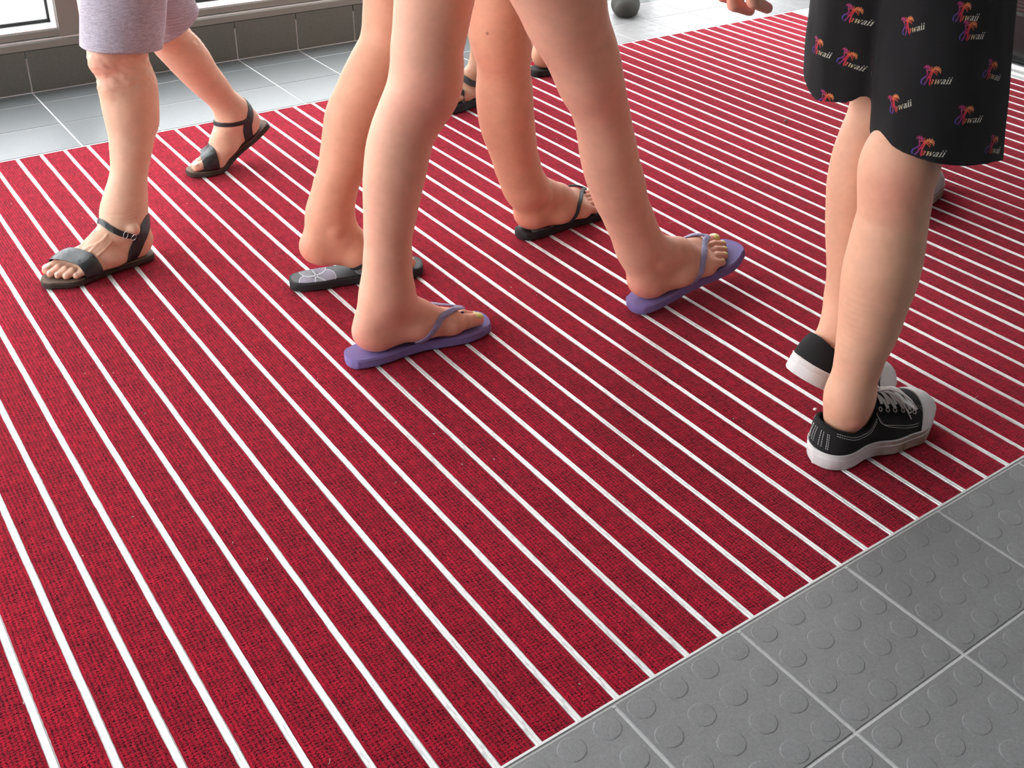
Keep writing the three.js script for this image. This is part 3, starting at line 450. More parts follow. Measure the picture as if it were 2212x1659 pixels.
const canvasCloth = std({ color: rgb(0.011, 0.011, 0.012), roughness: 0.92, bumpMap: repeat(grainBump, 9), bumpScale: 0.0005 }), rubberWhite = std({ color: rgb(0.78, 0.76, 0.74), roughness: 0.55 }), laceWhite = std({ color: rgb(0.74, 0.73, 0.72), roughness: 0.95 }), stitchWhite = std({ color: rgb(0.72, 0.72, 0.7), roughness: 0.9 }), eyeletMetal = std({ color: rgb(0.7, 0.69, 0.66), metalness: 0.8, roughness: 0.35 });
const grime = std({ roughness: 0.62, vertexColors: true });
function sneaker(person, { heel, dir, right, pitch = 0, bend = 0, L = 0.277, laces = true, cloth = canvasCloth, res = 0.0022 }) {
  const g = group('sneaker', person), F = footFrame({ heel, dir, right, pitch, bend, L: 0.245 * (L / 0.277), xm: 0.19 }), k = L / 0.277, c = (a, b, ra, rb) => cone(F.at(...a), F.at(...b), ra * k, (rb ?? ra) * k);
  const body = [c([0.043, 0.032, 0], [0.046, 0.075, 0], 0.0375, 0.031), c([0.05, 0.045, 0], [0.15, 0.043, 0.003], 0.0375, 0.0365), c([0.1, 0.078, -0.001], [0.19, 0.043, -0.004], 0.023, 0.024), c([0.15, 0.034, 0.012], [0.19, 0.032, 0.014], 0.0345, 0.033), c([0.15, 0.036, -0.012], [0.215, 0.032, -0.014], 0.0345, 0.033), c([0.205, 0.032, 0.008], [0.24, 0.03, -0.005], 0.032, 0.0285)];
  const limb = { groups: [{ k: 0.022, blend: 0.02, prims: body }], cuts: [{ o: F.at(0.22, 0.02, 0), n: F.fy }] }; if (bend) limb.cuts.push({ o: F.at(0.05, 0.02, 0), n: F.ry });
  const field = [limb], inv = new THREE.Matrix4(), ry = bend ? F.ry : F.fy, rx = bend ? F.rx : F.fx, o0 = F.at(0, 0, 0);
  const loc = (x, y, z) => { const d = [x - o0[0], y - o0[1], z - o0[2]]; return [dot(d, rx) / k, dot(d, ry) / k, dot(d, F.lat) / k]; };
  const col = [[-0.05, 0.08], [0.004, 0.08], [0.03, 0.071], [0.06, 0.06], [0.085, 0.061], [0.102, 0.074], [0.118, 0.1], [0.14, 0.2], [0.5, 0.5]];
  const yc = (x) => { for (let i = 1; i < col.length; i++) if (x < col[i][0]) { const t = (x - col[i - 1][0]) / (col[i][0] - col[i - 1][0]); return lerp(col[i - 1][1], col[i][1], t * t * (3 - 2 * t) * 0.6 + t * 0.4); } return 1; };
  const [lo, hi] = boundsOf(field, 0.01), shell = (off, th, extra) => (x, y, z) => { const d = fieldD(field, x, y, z) - off, q = loc(x, y, z); return Math.max(d, -(d + th), extra(q, x, y, z)); };
  mesh('upper', surfaceNets(() => shell(0, Math.max(0.0055, res * 2.4), (q) => (q[1] - yc(q[0])) * 0.6 * k), lo, hi, res, null, (p) => { const q = loc(...p); return [q[0] + q[2], q[1] + q[2]]; }), cloth, g, 'black canvas upper');
  mesh('toe_cap', surfaceNets(() => shell(0.0018, Math.max(0.0055, res * 2.4), (q, x, y, z) => { const d = sub([x, y, z], F.at(0.19, 0, 0)), a = dot(d, F.fx) / k + 0.19, b = dot(d, F.lat) / k; return (0.218 - 9 * b * b - a) * k * 0.8; }), lo, hi, res), rubberWhite, g, 'white rubber toe cap');
  // sole with a toe spring and grimy forefoot sides
  const probe = (x, z) => fieldD(field, ...F.at(x, 0.03, z)), edgeZ = (x, s) => { let i = 0, o = 0.075; if (probe(x, 0) > 0) return 0.003; for (let q = 0; q < 22; q++) { const m = (i + o) / 2; probe(x, s * m) < 0 ? (i = m) : (o = m); } return i + 0.0024; }, edgeX = (a, c2) => { let i = a, o = c2; for (let q = 0; q < 22; q++) { const m = (i + o) / 2; probe(m, -0.003) < 0 ? (i = m) : (o = m); } return i; };
  const xa = edgeX(0.06, -0.05) - 0.0024, xb = edgeX(0.2, 0.32) + 0.0034, SL = (xb - xa) * F.s, outline = []; for (let i = 0; i <= 30; i++) { const t = (1 - Math.cos((Math.PI * i) / 30)) / 2, x = xa + (xb - xa) * t; outline.push([t, i % 30 ? edgeZ(x, -1) / (xb - xa) : 0.012, i % 30 ? edgeZ(x, 1) / (xb - xa) : 0.012]); }
  const spring = (x) => (pitch || bend ? 0 : 0.011 * k * Math.max(0, (x - 0.78) / 0.22) ** 2);
  const sg = sole(F, SL, outline, 0, 0.031 * k, { bevel: 0.003, xr: xa * F.s, rise: spring, heelRound: 0.003, toeRound: 0.003 });
  { const p = sg.attributes.position, cc = []; for (let i = 0; i < p.count; i++) { const q = loc(p.getX(i), p.getY(i), p.getZ(i)), n = 0.5 + 0.5 * N3(q[0] * 60, q[1] * 140, q[2] * 60), m = clamp(sstep(0.085, 0.15, q[0] + 0.04 * N3(q[0] * 40, q[1] * 90, 3)) * (0.45 + 0.9 * n) * (1 - 0.35 * sstep(0.022, 0.034, q[1])) * (1 - 0.55 * sstep(0.215, 0.25, q[0])), 0, 1); cc.push(lerp(0.74, 0.27, m), lerp(0.71, 0.17, m), lerp(0.7, 0.1, m)); } sg.setAttribute('color', new THREE.Float32BufferAttribute(cc, 3)); }
  mesh('sole', sg, grime, g, 'off-white rubber sole with brown grime');
  const lineOn = (pts, r) => new THREE.TubeGeometry(new THREE.CatmullRomCurve3(pts.map(v3)), pts.length * 4, r, 6);
  { const ring = (y, s) => { const pts = []; for (let i = 2; i <= 58; i++) { const t = (1 - Math.cos((Math.PI * i) / 60)) / 2, x = xa + (xb - xa) * t; pts.push(F.at(x, (y + spring(t)) / F.s, s * (i % 60 ? edgeZ(x, s) - 0.0004 : 0.001))); } return pts; };
    mesh('foxing_line', mergeGeometries([lineOn(ring(0.02 * k, 1), 0.0011), lineOn(ring(0.02 * k, -1), 0.0011), lineOn(ring(0.0295 * k, 1), 0.0013), lineOn(ring(0.0295 * k, -1), 0.0013)]), rubberWhite, g); }
  if (!laces) return g;
  const A = (x, y, z) => F.at(x, y, z), drape = (pts, off) => pts.map((p) => toNearest(field, A(...p), off)[0]);
  mesh('tongue', strap(field, [A(0.105, 0.105, -0.001), A(0.125, 0.095, -0.002), A(0.16, 0.078, -0.003), A(0.195, 0.062, -0.004)], 0.04, 0.0025, { n: 20, lift: 0.0005 }), cloth, g);
  const eyes = [0.118, 0.132, 0.146, 0.16, 0.174, 0.187], yTop = (x) => lerp(0.098, 0.062, (x - 0.118) / 0.07);
  eyes.forEach((x, i) => { for (const s of [-1, 1]) { const q = A(x, yTop(x) - 0.013, s * (0.029 - 0.0004 * i) - 0.003), [p, n] = toNearest(field, q, 0.001), t = norm(cross(n, F.lat)), m = new THREE.Matrix4().makeBasis(v3(t), v3(cross(n, t)), v3(n)); m.setPosition(...p); mesh('eyelet', new THREE.TorusGeometry(0.0031, 0.0009, 8, 18).applyMatrix4(m), eyeletMetal, g); } });
  const lace = (pts, w = 0.0062, lift = 0.003) => mesh('lace', strap(field, pts.map((p) => A(...p)), w, 0.0014, { n: 20, lift }), laceWhite, g);
  for (let i = 1; i < eyes.length; i++) { const a = eyes[i], b = eyes[i - 1] + 0.003, y = (x) => yTop(x) - 0.009; lace([[a, y(a), 0.026], [(a + b) / 2 + 0.003, yTop(a) + 0.006, 0.006], [b, y(b) + 0.004, -0.024]], 0.0062, 0.0032); lace([[a, y(a), -0.03], [(a + b) / 2, yTop(a) + 0.006, -0.006], [b, y(b) + 0.004, 0.022]], 0.0062, 0.0048); }
  { const loops = (pts, w) => { const c = new THREE.CatmullRomCurve3(pts.map((p) => v3(A(...p)))), rows = []; for (let i = 0; i <= 30; i++) { const p = c.getPoint(i / 30).toArray(), t = c.getTangent(i / 30).toArray(), up = F.fy, s = norm(cross(up, t)), n = norm(cross(t, s)); rows.push([add(add(p, s, w / 2), n, 0.0008), add(add(p, s, -w / 2), n, 0.0008), add(add(p, s, -w / 2), n, -0.0008), add(add(p, s, w / 2), n, -0.0008)]); } return loft(rows); };
    mesh('lace', loops([[0.128, 0.104, 0], [0.145, 0.112, 0.02], [0.172, 0.092, 0.04], [0.182, 0.075, 0.043], [0.168, 0.085, 0.03], [0.14, 0.103, 0.008], [0.128, 0.104, 0]], 0.007), laceWhite, g);
    mesh('lace', loops([[0.128, 0.105, 0], [0.118, 0.116, -0.02], [0.13, 0.103, -0.042], [0.148, 0.088, -0.044], [0.145, 0.1, -0.026], [0.13, 0.107, 0]], 0.007), laceWhite, g);
    mesh('lace', loops([[0.128, 0.106, 0], [0.15, 0.101, 0.026], [0.165, 0.075, 0.04], [0.172, 0.06, 0.044]], 0.006), laceWhite, g);
    mesh('lace', loops([[0.128, 0.106, 0], [0.112, 0.11, -0.01], [0.108, 0.098, -0.03], [0.118, 0.082, -0.04]], 0.006), laceWhite, g); }
  // dashed white stitching
  const dashes = (pts) => { const P2 = drape(pts, 0.0003), c = new THREE.CatmullRomCurve3(P2.map(v3)), len = c.getLength(), out = []; for (let s = 0; s < len - 0.003; s += 0.0037) { const a = c.getPointAt(s / len), b = c.getPointAt((s + 0.0026) / len), q = new THREE.CatmullRomCurve3([a, b]); out.push(new THREE.TubeGeometry(q, 1, 0.00055, 5)); } return out; };
  const cl = (dy) => { const out = []; for (const s of [1, -1]) { const a = []; for (const x of [0.012, 0.03, 0.05, 0.07, 0.088, 0.1, 0.108]) a.push([x, yc(x) - dy, s * 0.04]); out.push(...dashes(a)); } return out; };
  const st = [...cl(0.004), ...cl(0.0085)];
  for (const z of [0.006, 0.012, 0.022, 0.026]) for (const s of [1, -1]) st.push(...dashes([[0.004, 0.068, s * z], [0.002, 0.052, s * z * 1.1], [0.0, 0.036, s * z * 1.15]]));
  for (const s of [1, -1]) for (const e of [0, 0.004]) st.push(...dashes([[0.108, 0.085 - e, s * 0.034], [0.113 + e, 0.066 - e, s * 0.042], [0.14, 0.056 - e, s * 0.044], [0.175, 0.046 - e, s * 0.044], [0.203, 0.043 - e, s * 0.04]]), ...dashes([[0.203 + e, 0.036, s * 0.042], [0.206 + e, 0.05, s * 0.036], [0.2 + e, 0.062, s * 0.024]]));
  mesh('stitching', mergeGeometries(st), stitchWhite, g, 'white stitching');
  return g;
}
// ------------------------------------------------------------------ the people
const limbPelvis = (prims, blend = 0.05) => ({ blend, groups: [{ k: 0.04, blend: 0, prims }] });
const bareNail = std({ color: rgb(0.66, 0.42, 0.34), roughness: 0.35 });
const linenTex = dataTex(512, 512, (i, j) => { const k = 190 + 34 * (nA(i / 10, j * 0.5) - 0.5) + 34 * (nD(i / 3, j) - 0.5) + 22 * (nD(i, j / 2) - 0.5); return [k, k * 0.955, k * 1.0]; }, true);
const cylUv = (cx, cz, r) => (p) => [Math.atan2(p[2] - cz, p[0] - cx) * r * 4, p[1] * 4];
const denim = std({ color: rgb(0.09, 0.13, 0.2), roughness: 0.9 });

{ // walker in violet flip-flops
  const root = tag(group('person'), 'bare-legged person striding to the right in violet flip-flops with yellow toenails', 'person');
  const FL = footFrame({ heel: [0.724, 0.018, -1.626], dir: [1, 0.055], right: false, L: 0.24 }), FR = footFrame({ heel: [1.233, 0.02, -1.489], dir: [1, -0.03], pitch: 0.168, right: true, L: 0.256 });
  const ll = footLimb(FL, tube(V.violetLeft)), lr = footLimb(FR, tube(V.violetRight));
  const limbs = [ll, lr, limbPelvis([cone([0.945, 0.8, -1.59], [0.965, 0.8, -1.475], 0.09, 0.09), cone([0.955, 0.86, -1.58], [0.955, 0.86, -1.51], 0.1, 0.1)])];
  const spots = [[FL.at(0.012, 0.02, 0), 0.06, 0.75], [FR.at(0.012, 0.02, 0), 0.06, 0.7], [FL.at(0.17, 0.0, 0), 0.06, 0.3], [FR.at(0.17, 0, 0), 0.05, 0.25], [FL.at(0.235, 0.01, -0.02), 0.04, 0.35], [FR.at(0.22, 0.01, 0), 0.05, 0.3], [[0.86, 0.46, -1.56], 0.09, 0.5], [[1.12, 0.46, -1.43], 0.08, 0.35], [FL.at(0.06, 0.088, -0.03), 0.025, 0.25]];
  const body = mesh('body', bodyGeo(limbs, 0.003, skinColor(TONE.fair, spots)), skinMat, root);
  const yellow = std({ color: rgb(0.78, 0.72, 0.22), roughness: 0.3 }); nails(body, FL, yellow); nails(body, FR, yellow);
  const M = { side: foam(0.215, 0.16, 0.4), strap: std({ color: rgb(0.29, 0.27, 0.44), roughness: 0.5 }) };
  flipFlop(root, FL, FL, [ll], M, { L: 0.274, t: 0.018, back: 0.016 }); flipFlop(root, FR, FR, [lr], M, { L: 0.286, t: 0.019, back: 0.005 });
  mesh('shorts', shortsGeo({ tubes: [{ a: [0.945, 0.82, -1.6], b: [0.91, 0.6, -1.622], ra: 0.088, rb: 0.078, hem: { o: [0.925, 0.715, -1.62], n: [0, -1, 0] } }, { a: [0.965, 0.82, -1.458], b: [1.05, 0.6, -1.46], ra: 0.105, rb: 0.088, hem: { o: [1, 0.715, -1.46], n: [0, -1, 0] } }], pelvis: [cone([0.955, 0.86, -1.57], [0.955, 0.86, -1.49], 0.11, 0.11)], th: 0.02, h: 0.009, top: 0.95 }), denim, root);
  settle(root, 0.96, -1.55);
}
{ // walker in black flip-flops
  const root = tag(group('person'), 'tanned bare-legged person in black flower-printed flip-flops walking behind the violet ones', 'person');
  const FL = footFrame({ heel: [0.757, 0.0175, -1.948], dir: [0.236, 0.07], right: false, L: 0.232, bend: 0.24 }), SL = footFrame({ heel: [0.757, 0.0175, -1.948], dir: [0.236, 0.07], right: false, L: 0.232 }), FR = footFrame({ heel: [1.228, 0.0175, -1.882], dir: [1, -0.09], right: true, L: 0.248 });
  const ll = footLimb(FL, tube(V.blackLeft)), lr = footLimb(FR, tube(V.blackRight));
  const limbs = [ll, lr, limbPelvis([cone([1.04, 0.8, -1.935], [1.09, 0.8, -1.84], 0.085, 0.085), cone([1.06, 0.86, -1.92], [1.07, 0.86, -1.87], 0.09, 0.09)])];
  const spots = [[FL.at(0.012, 0.012, 0), 0.055, 0.7], [FR.at(0.012, 0.012, 0), 0.055, 0.6], [FR.at(0.21, 0.01, 0), 0.05, 0.35], [[1.095, 0.5, -1.77], 0.005, 0.45, 1], [[1.1, 0.415, -1.78], 0.06, 0.25], [FR.at(0.075, 0.06, 0.032), 0.0035, 0.5, 1]];
  const body = mesh('body', bodyGeo(limbs, 0.003, skinColor(TONE.tan, spots)), skinMat, root);
  nails(body, FL, bareNail); nails(body, FR, bareNail);
  const cv = document.createElement('canvas'); cv.width = 1024; cv.height = 512; const x = cv.getContext('2d'); x.fillStyle = '#0c0c0e'; x.fillRect(0, 0, 1024, 512);
  for (const [cx, cy, R, a0] of [[190, 262, 150, 0.2], [560, 210, 95, 0.9], [820, 280, 120, 0.4]]) for (let q = 0; q < 5; q++) { // five-petalled flowers in grey and lilac
    const a = a0 + (q * Math.PI * 2) / 5; x.save(); x.translate(cx, cy); x.rotate(a); x.beginPath(); x.moveTo(8, 0); x.bezierCurveTo(R * 0.3, -R * 0.55, R * 0.95, -R * 0.5, R, -R * 0.06); x.bezierCurveTo(R * 0.98, R * 0.45, R * 0.35, R * 0.5, 8, 0);
    x.fillStyle = q % 2 ? '#6f7077' : '#74697c'; x.fill(); x.lineWidth = 5; x.strokeStyle = '#b9bcc4'; x.stroke(); x.lineWidth = 3;
    for (let l = -2; l <= 2; l++) { x.beginPath(); x.moveTo(10, 0); x.quadraticCurveTo(R * 0.45, l * R * 0.08, R * (0.62 - 0.05 * Math.abs(l)), l * R * 0.16); x.strokeStyle = '#17171a'; x.stroke(); } x.restore(); }
  const M = { side: foam(0.012, 0.012, 0.013), strap: std({ color: rgb(0.028, 0.032, 0.034), roughness: 0.5, bumpMap: repeat(grainBump, 60), bumpScale: 0.0008 }), top: std({ map: canvasTex(cv), roughness: 0.6 }) };
  flipFlop(root, FL, SL, [ll], M, { L: 0.262, t: 0.0175, back: 0.013, w: 0.0085, topLabel: 'black footbed printed with grey flowers' }); flipFlop(root, FR, FR, [lr], M, { L: 0.255, t: 0.0175, back: -0.005, w: 0.0085, topLabel: 'black footbed printed with grey flowers' });
  mesh('shorts', shortsGeo({ tubes: [{ a: [1.04, 0.82, -1.94], b: [1.0, 0.6, -1.93], ra: 0.09, rb: 0.08, hem: { o: [1, 0.7, -1.9], n: [0, -1, 0] } }, { a: [1.09, 0.82, -1.85], b: [1.13, 0.6, -1.8], ra: 0.085, rb: 0.08, hem: { o: [1.1, 0.7, -1.8], n: [0, -1, 0] } }], pelvis: [cone([1.06, 0.86, -1.93], [1.07, 0.86, -1.87], 0.105, 0.105)], th: 0.02, h: 0.009, top: 0.95 }), denim, root);
  settle(root, 1.06, -1.87);
}
{ // older walker in sandals and light shorts
  const root = tag(group('person'), 'older person in pale grey shorts and black strap sandals walking left', 'person');
  const FL = footFrame({ heel: [0.578, 0.0125, -2.238], dir: [-0.222, 0.02], right: false, L: 0.212 }), FR = footFrame({ heel: [1.004, 0.0125, -2.628], dir: [-1, 0.02], right: true, L: 0.222, bend: 0.58, xm: 0.165 });
  const vein = (F, pts) => { const r = []; for (let i = 1; i < pts.length; i++) r.push(cone(F.at(...pts[i - 1]), F.at(...pts[i]), 0.0018)); return r; };
  const surf = (F, limb, pts) => pts.map((p) => toNearest([limb], F.at(...p), -0.0009)[0]), veins = (F, limb, lists) => ({ k: 0.001, blend: 0.004, prims: lists.flatMap((l) => { const q = surf(F, limb, l), o = []; for (let i = 1; i < q.length; i++) o.push(cone(q[i - 1], q[i], 0.0016, 0.0016)); return o; }) });
  const tl = tube(V.olderFront), trr = tube(V.olderRear), base = footLimb(FL, tl, { slim: 0.96 }), baseR = footLimb(FR, trr, { slim: 0.96 });
  const lists = [[[0.1, 0.07, 0.008], [0.115, 0.062, 0.012], [0.128, 0.056, 0.012], [0.145, 0.048, 0.016], [0.16, 0.04, 0.02]], [[0.128, 0.056, 0.012], [0.142, 0.05, 0.004], [0.16, 0.045, 0.0]], [[0.1, 0.06, 0.02], [0.12, 0.048, 0.026], [0.14, 0.038, 0.03]], [[0.115, 0.065, -0.01], [0.14, 0.056, -0.012], [0.158, 0.048, -0.014]]];
  const knee = { k: 0.01, blend: 0.02, prims: [ball([0.562, 0.392, -2.325], 0.03), ball([0.566, 0.345, -2.312], 0.022)] };
  const calf = { k: 0.01, blend: 0.03, prims: [cone([0.615, 0.33, -2.335], [0.612, 0.26, -2.325], 0.035, 0.028)] };
  base.groups.push(veins(FL, base, lists)); base.groups.splice(1, 0, knee, calf);
  baseR.groups.push(veins(FR, baseR, lists));
  const limbs = [base, baseR, limbPelvis([cone([0.67, 0.68, -2.4], [0.672, 0.68, -2.51], 0.085, 0.085), cone([0.68, 0.8, -2.43], [0.68, 0.8, -2.49], 0.1, 0.1)])];
  const spots = [[FL.at(0.015, 0.015, 0), 0.045, 0.6], [FR.at(0.015, 0.015, 0), 0.05, 0.6], [FL.at(0.215, 0.01, 0), 0.05, 0.45], [FR.at(0.215, 0.01, 0), 0.05, 0.5], [[0.56, 0.39, -2.31], 0.07, 0.5], [[0.553, 0.27, -2.275], 0.0035, 0.55, 1]];
  for (let i = 0; i < 26; i++) { const y = rr(0.1, 0.33), t = rr(0, 6.28); spots.push([[0.575 + 0.06 * Math.cos(t), y, -2.3 + 0.055 * Math.sin(t)], rr(0.004, 0.009), rr(0.1, 0.28), 1]); }
  const wr = (x, y, z) => { const a = sstep(0.3, 0.36, y) * (1 - sstep(0.42, 0.46, y)), b = sstep(0.09, 0.1, y) * (1 - sstep(0.12, 0.15, y)); return 0.0011 * (0.35 + a) * N3(x * 70 + y * 40, y * 110, z * 70) + 0.0014 * a * Math.abs(N3(x * 30 + 4, y * 62, z * 30)) + 0.0006 * b * N3(3, y * 260, x * 30) + 0.0011 * N3(x * 26, y * 14, z * 26); };
  const body = mesh('body', bodyGeo(limbs, 0.0029, skinColor(TONE.older, spots, 0.9), wr), skinMat, root);
  const nail = std({ color: rgb(0.68, 0.47, 0.38), roughness: 0.35 }); nails(body, FL, nail); nails(body, FR, nail);
  const M = { sole: std({ color: rgb(0.035, 0.024, 0.018), roughness: 0.7 }), bed: std({ color: rgb(0.17, 0.105, 0.068), roughness: 0.7, bumpMap: repeat(grainBump, 8), bumpScale: 0.0005 }), strap: std({ color: rgb(0.016, 0.017, 0.018), roughness: 0.38, bumpMap: repeat(grainBump, 10), bumpScale: 0.0002 }), buckle: std({ color: rgb(0.85, 0.85, 0.84), metalness: 0.9, roughness: 0.22 }) };
  sandal(root, FL, [footLimb(FL, tl, { slim: 0.96 })], M, { L: 0.217, back: -0.004, buckle: true }); sandal(root, FR, [footLimb(FR, trr, { slim: 0.96 })], M, { L: 0.232, back: 0.004 });
  const linen = phys({ map: linenTex, color: rgb(0.8, 0.8, 0.83), roughness: 0.95, sheen: 0.2, sheenColor: rgb(1, 1, 1) });
  mesh('shorts', shortsGeo({ tubes: [{ a: [0.66, 0.62, -2.395], b: [0.58, 0.32, -2.335], ra: 0.086, rb: 0.072, hem: { o: [0.595, 0.4095, -2.34], n: norm([-0.12, -1, 0.05]) } }, { a: [0.665, 0.62, -2.51], b: [0.79, 0.28, -2.565], ra: 0.086, rb: 0.074, hem: { o: [0.742, 0.382, -2.545], n: norm([0.42, -0.9, -0.12]) } }], pelvis: [cone([0.67, 0.72, -2.41], [0.672, 0.72, -2.5], 0.115, 0.115), cone([0.68, 0.84, -2.43], [0.68, 0.84, -2.49], 0.12, 0.12)], fold: 0.004, h: 0.004, uvOf: cylUv(0.66, -2.45, 0.12), top: 0.95 }), linen, root);
  settle(root, 0.7, -2.44);
}
{ // boy in black printed shorts and canvas sneakers
  const root = tag(group('person'), 'person in black shorts with small palm tree prints and black canvas sneakers', 'person');
  const FR = footFrame({ heel: [1.168, 0.014, -0.955], dir: [0.277, 0.034], right: true, L: 0.225 }), bend = 0.57, rearHeel = [1.187, 0.0, -1.063];
  const lr = footLimb(FR, tube(V.boyFront), { noToes: true, inShoe: true });
  const FLs = { heel: [1.18, 0, -1.06], dir: [1, 0.1], right: false, bend, L: 0.258 }, Fb = footFrame({ heel: FLs.heel, dir: FLs.dir, right: false, bend, L: 0.245 * (0.258 / 0.277), xm: 0.19 });
  const ankle = Fb.at(0.063, 0.11, 0), rear = V.boyRear.slice(0, -1);
  const ll = { blend: 0.004, groups: [{ k: 0, blend: 0.01, prims: tube([...rear, [...ankle, 0.031]]) }, { k: 0.02, blend: 0.02, prims: [cone(ankle, Fb.at(0.04, 0.05, 0), 0.03, 0.026), cone(ankle, Fb.at(0.11, 0.05, 0), 0.03, 0.022)] }] };
  const arm = { blend: 0.03, groups: [{ k: 0.012, blend: 0, prims: [cone([1.27, 1.3, -0.85], [1.05, 1.08, -0.8], 0.05, 0.036), cone([1.05, 1.08, -0.8], [0.867, 0.903, -0.830], 0.037, 0.0245)] }, { k: 0.012, blend: 0.02, prims: [cone([0.867, 0.903, -0.830], [0.830, 0.860, -0.865], 0.022, 0.0165), cone([0.867, 0.903, -0.830], [0.820, 0.858, -0.815], 0.02, 0.0155), cone([0.830, 0.860, -0.865], [0.820, 0.858, -0.815], 0.0165)] }] };
  const fingers = [[[0.820, 0.858, -0.812], [0.799, 0.825, -0.805], [0.808, 0.800, -0.806], [0.832, 0.789, -0.810]], [[0.821, 0.857, -0.830], [0.795, 0.821, -0.826], [0.802, 0.793, -0.827], [0.827, 0.783, -0.830]], [[0.825, 0.858, -0.848], [0.800, 0.824, -0.848], [0.806, 0.798, -0.848], [0.829, 0.788, -0.848]], [[0.831, 0.860, -0.865], [0.810, 0.833, -0.868], [0.814, 0.811, -0.868], [0.833, 0.802, -0.866]]];
  arm.groups.push({ k: 0.002, blend: 0.006, prims: fingers.flatMap((f) => [cone(f[0], f[1], 0.0088, 0.0078), cone(f[1], f[2], 0.0078, 0.007), cone(f[2], f[3], 0.007, 0.0058)]) }, { k: 0.004, blend: 0.008, prims: [cone([0.856, 0.888, -0.810], [0.850, 0.850, -0.790], 0.0125, 0.0095), cone([0.850, 0.850, -0.790], [0.856, 0.820, -0.798], 0.0092, 0.0072)] });
  const limbs = [lr, ll, limbPelvis([cone([1.3, 0.83, -0.97], [1.33, 0.83, -1.07], 0.1, 0.1), cone([1.31, 0.95, -1.02], [1.29, 1.1, -1.02], 0.105, 0.11), cone([1.28, 1.24, -0.93], [1.29, 1.24, -1.11], 0.1, 0.1), cone([1.275, 1.31, -0.88], [1.3, 1.31, -1.16], 0.055, 0.055)]), arm];
  const spots = [[[1.22, 0.45, -0.91], 0.08, 0.45], [FR.at(0.05, 0.07, 0.03), 0.03, 0.5], [[0.838, 0.793, -0.84], 0.06, 1], [[0.825, 0.835, -0.84], 0.1, 0.9], [[1.203, 0.218, -0.913], 0.004, 0.5, 1], [[1.187, 0.17, -0.93], 0.0032, 0.5, 1], [[1.178, 0.135, -0.935], 0.0032, 0.45, 1]];
  mesh('body', bodyGeo(limbs, 0.003, skinColor(TONE.boy, spots)), skinMat, root);
  sneaker(root, { heel: [1.161, 0, -0.957], dir: [0.277, 0.034], right: true, L: 0.256 }); sneaker(root, { ...FLs, laces: false, res: 0.003 });
  // printed cloth: script word and palm trees, laid out around each leg
  const R1 = 0.097, cw = 2048, ch = 1024, yLo = 0.4, yHi = 0.92, cv = document.createElement('canvas'); cv.width = cw; cv.height = ch; const x = cv.getContext('2d'); x.fillStyle = '#0d0d10'; x.fillRect(0, 0, cw, ch);
  for (let i = 0; i < 60000; i++) { x.fillStyle = rnd() < 0.5 ? 'rgba(0,0,0,0.35)' : 'rgba(60,60,70,0.16)'; x.fillRect(rnd() * cw, rnd() * ch, 1 + rnd() * 5, 1); }
  const ppm = cw / 2 / (2 * Math.PI * R1), motif = (th, y, leg, rot, s = 1, hue = 0) => {
    const u = ((((th / 360) % 1) + 1) % 1) * 0.5 + leg * 0.5; x.save(); x.translate(u * cw, ((yHi - y) / (yHi - yLo)) * ch); x.scale(-1, 1); x.rotate(rot); x.scale((ppm * 0.035 * s) / 100, ((ch / (yHi - yLo)) * 0.035 * s) / 100);
    const gr = x.createLinearGradient(-52, 0, 50, 0); [[0, '#5a50b8'], [0.16, '#7c3f9c'], [0.32, '#d0204f'], [0.5, '#e8543c'], [0.66, '#f0d9a0'], [1, '#f2efdc']].forEach(([o, c]) => gr.addColorStop(o, c)); x.strokeStyle = x.fillStyle = gr; x.lineCap = 'round';
    x.font = 'italic bold 34px serif'; x.textBaseline = 'alphabetic'; x.save(); x.transform(1, 0, -0.28, 1, 0, 0); x.fillText('awaii', -14, 30); x.restore();
    x.lineWidth = 6; x.beginPath(); x.moveTo(-48, 30); x.bezierCurveTo(-56, 10, -30, 8, -26, -6); x.bezierCurveTo(-24, -16, -34, -22, -30, -30); x.moveTo(-38, 34); x.bezierCurveTo(-26, 24, -22, 2, -8, -22); x.moveTo(-26, 8); x.lineTo(-12, 4); x.moveTo(-14, 34); x.bezierCurveTo(-18, 16, -10, 0, -6, -14); x.stroke();
    const palm = (px, py, q, c) => { x.strokeStyle = c; x.lineWidth = 4; for (const a of [-2.9, -2.4, -1.8, -1.1, -0.5, 0, 0.45]) { x.beginPath(); x.moveTo(px, py); x.quadraticCurveTo(px + Math.cos(a) * q * 0.7, py + Math.sin(a) * q * 0.75 - 5, px + Math.cos(a) * q, py + Math.sin(a) * q + 4); x.stroke(); } }; palm(-6, -18, 22, '#e0583a'); palm(-28, -30, 14, '#b0386c'); palm(12, -24, 17, '#ee8a56'); x.restore(); };
  for (const m of [[186.6, 0.681, 0, -0.45, 0.9], [137.7, 0.707, 0, 0], [128.9, 0.683, 0, 0], [156.8, 0.621, 0, -0.1], [185, 0.574, 0, -0.6, 0.9], [122.4, 0.57, 0, 0], [153.3, 0.524, 0, 0], [98.4, 0.628, 0, 0.3], [85.9, 0.521, 0, 0.3], [102.5, 0.735, 0, 0], [157.5, 0.672, 1, 0.1], [192.1, 0.611, 1, 0], [159, 0.606, 1, 0.2], [176.7, 0.536, 1, 0.1]]) motif(...m);
  for (const [a, b, l, r] of [[-40, 0.55, 0, 0.2], [20, 0.62, 0, 0], [-20, 0.72, 0, 0.1], [0, 0.6, 1, 0.2], [-60, 0.56, 1, 0.1], [110, 0.82, 0, 0], [200, 0.82, 0, 0], [150, 0.84, 1, 0], [250, 0.8, 1, 0], [300, 0.7, 1, 0]]) motif(a, b, l, r);
  const t = canvasTex(cv), c1 = [1.33, -0.935], c2 = [1.345, -1.085];
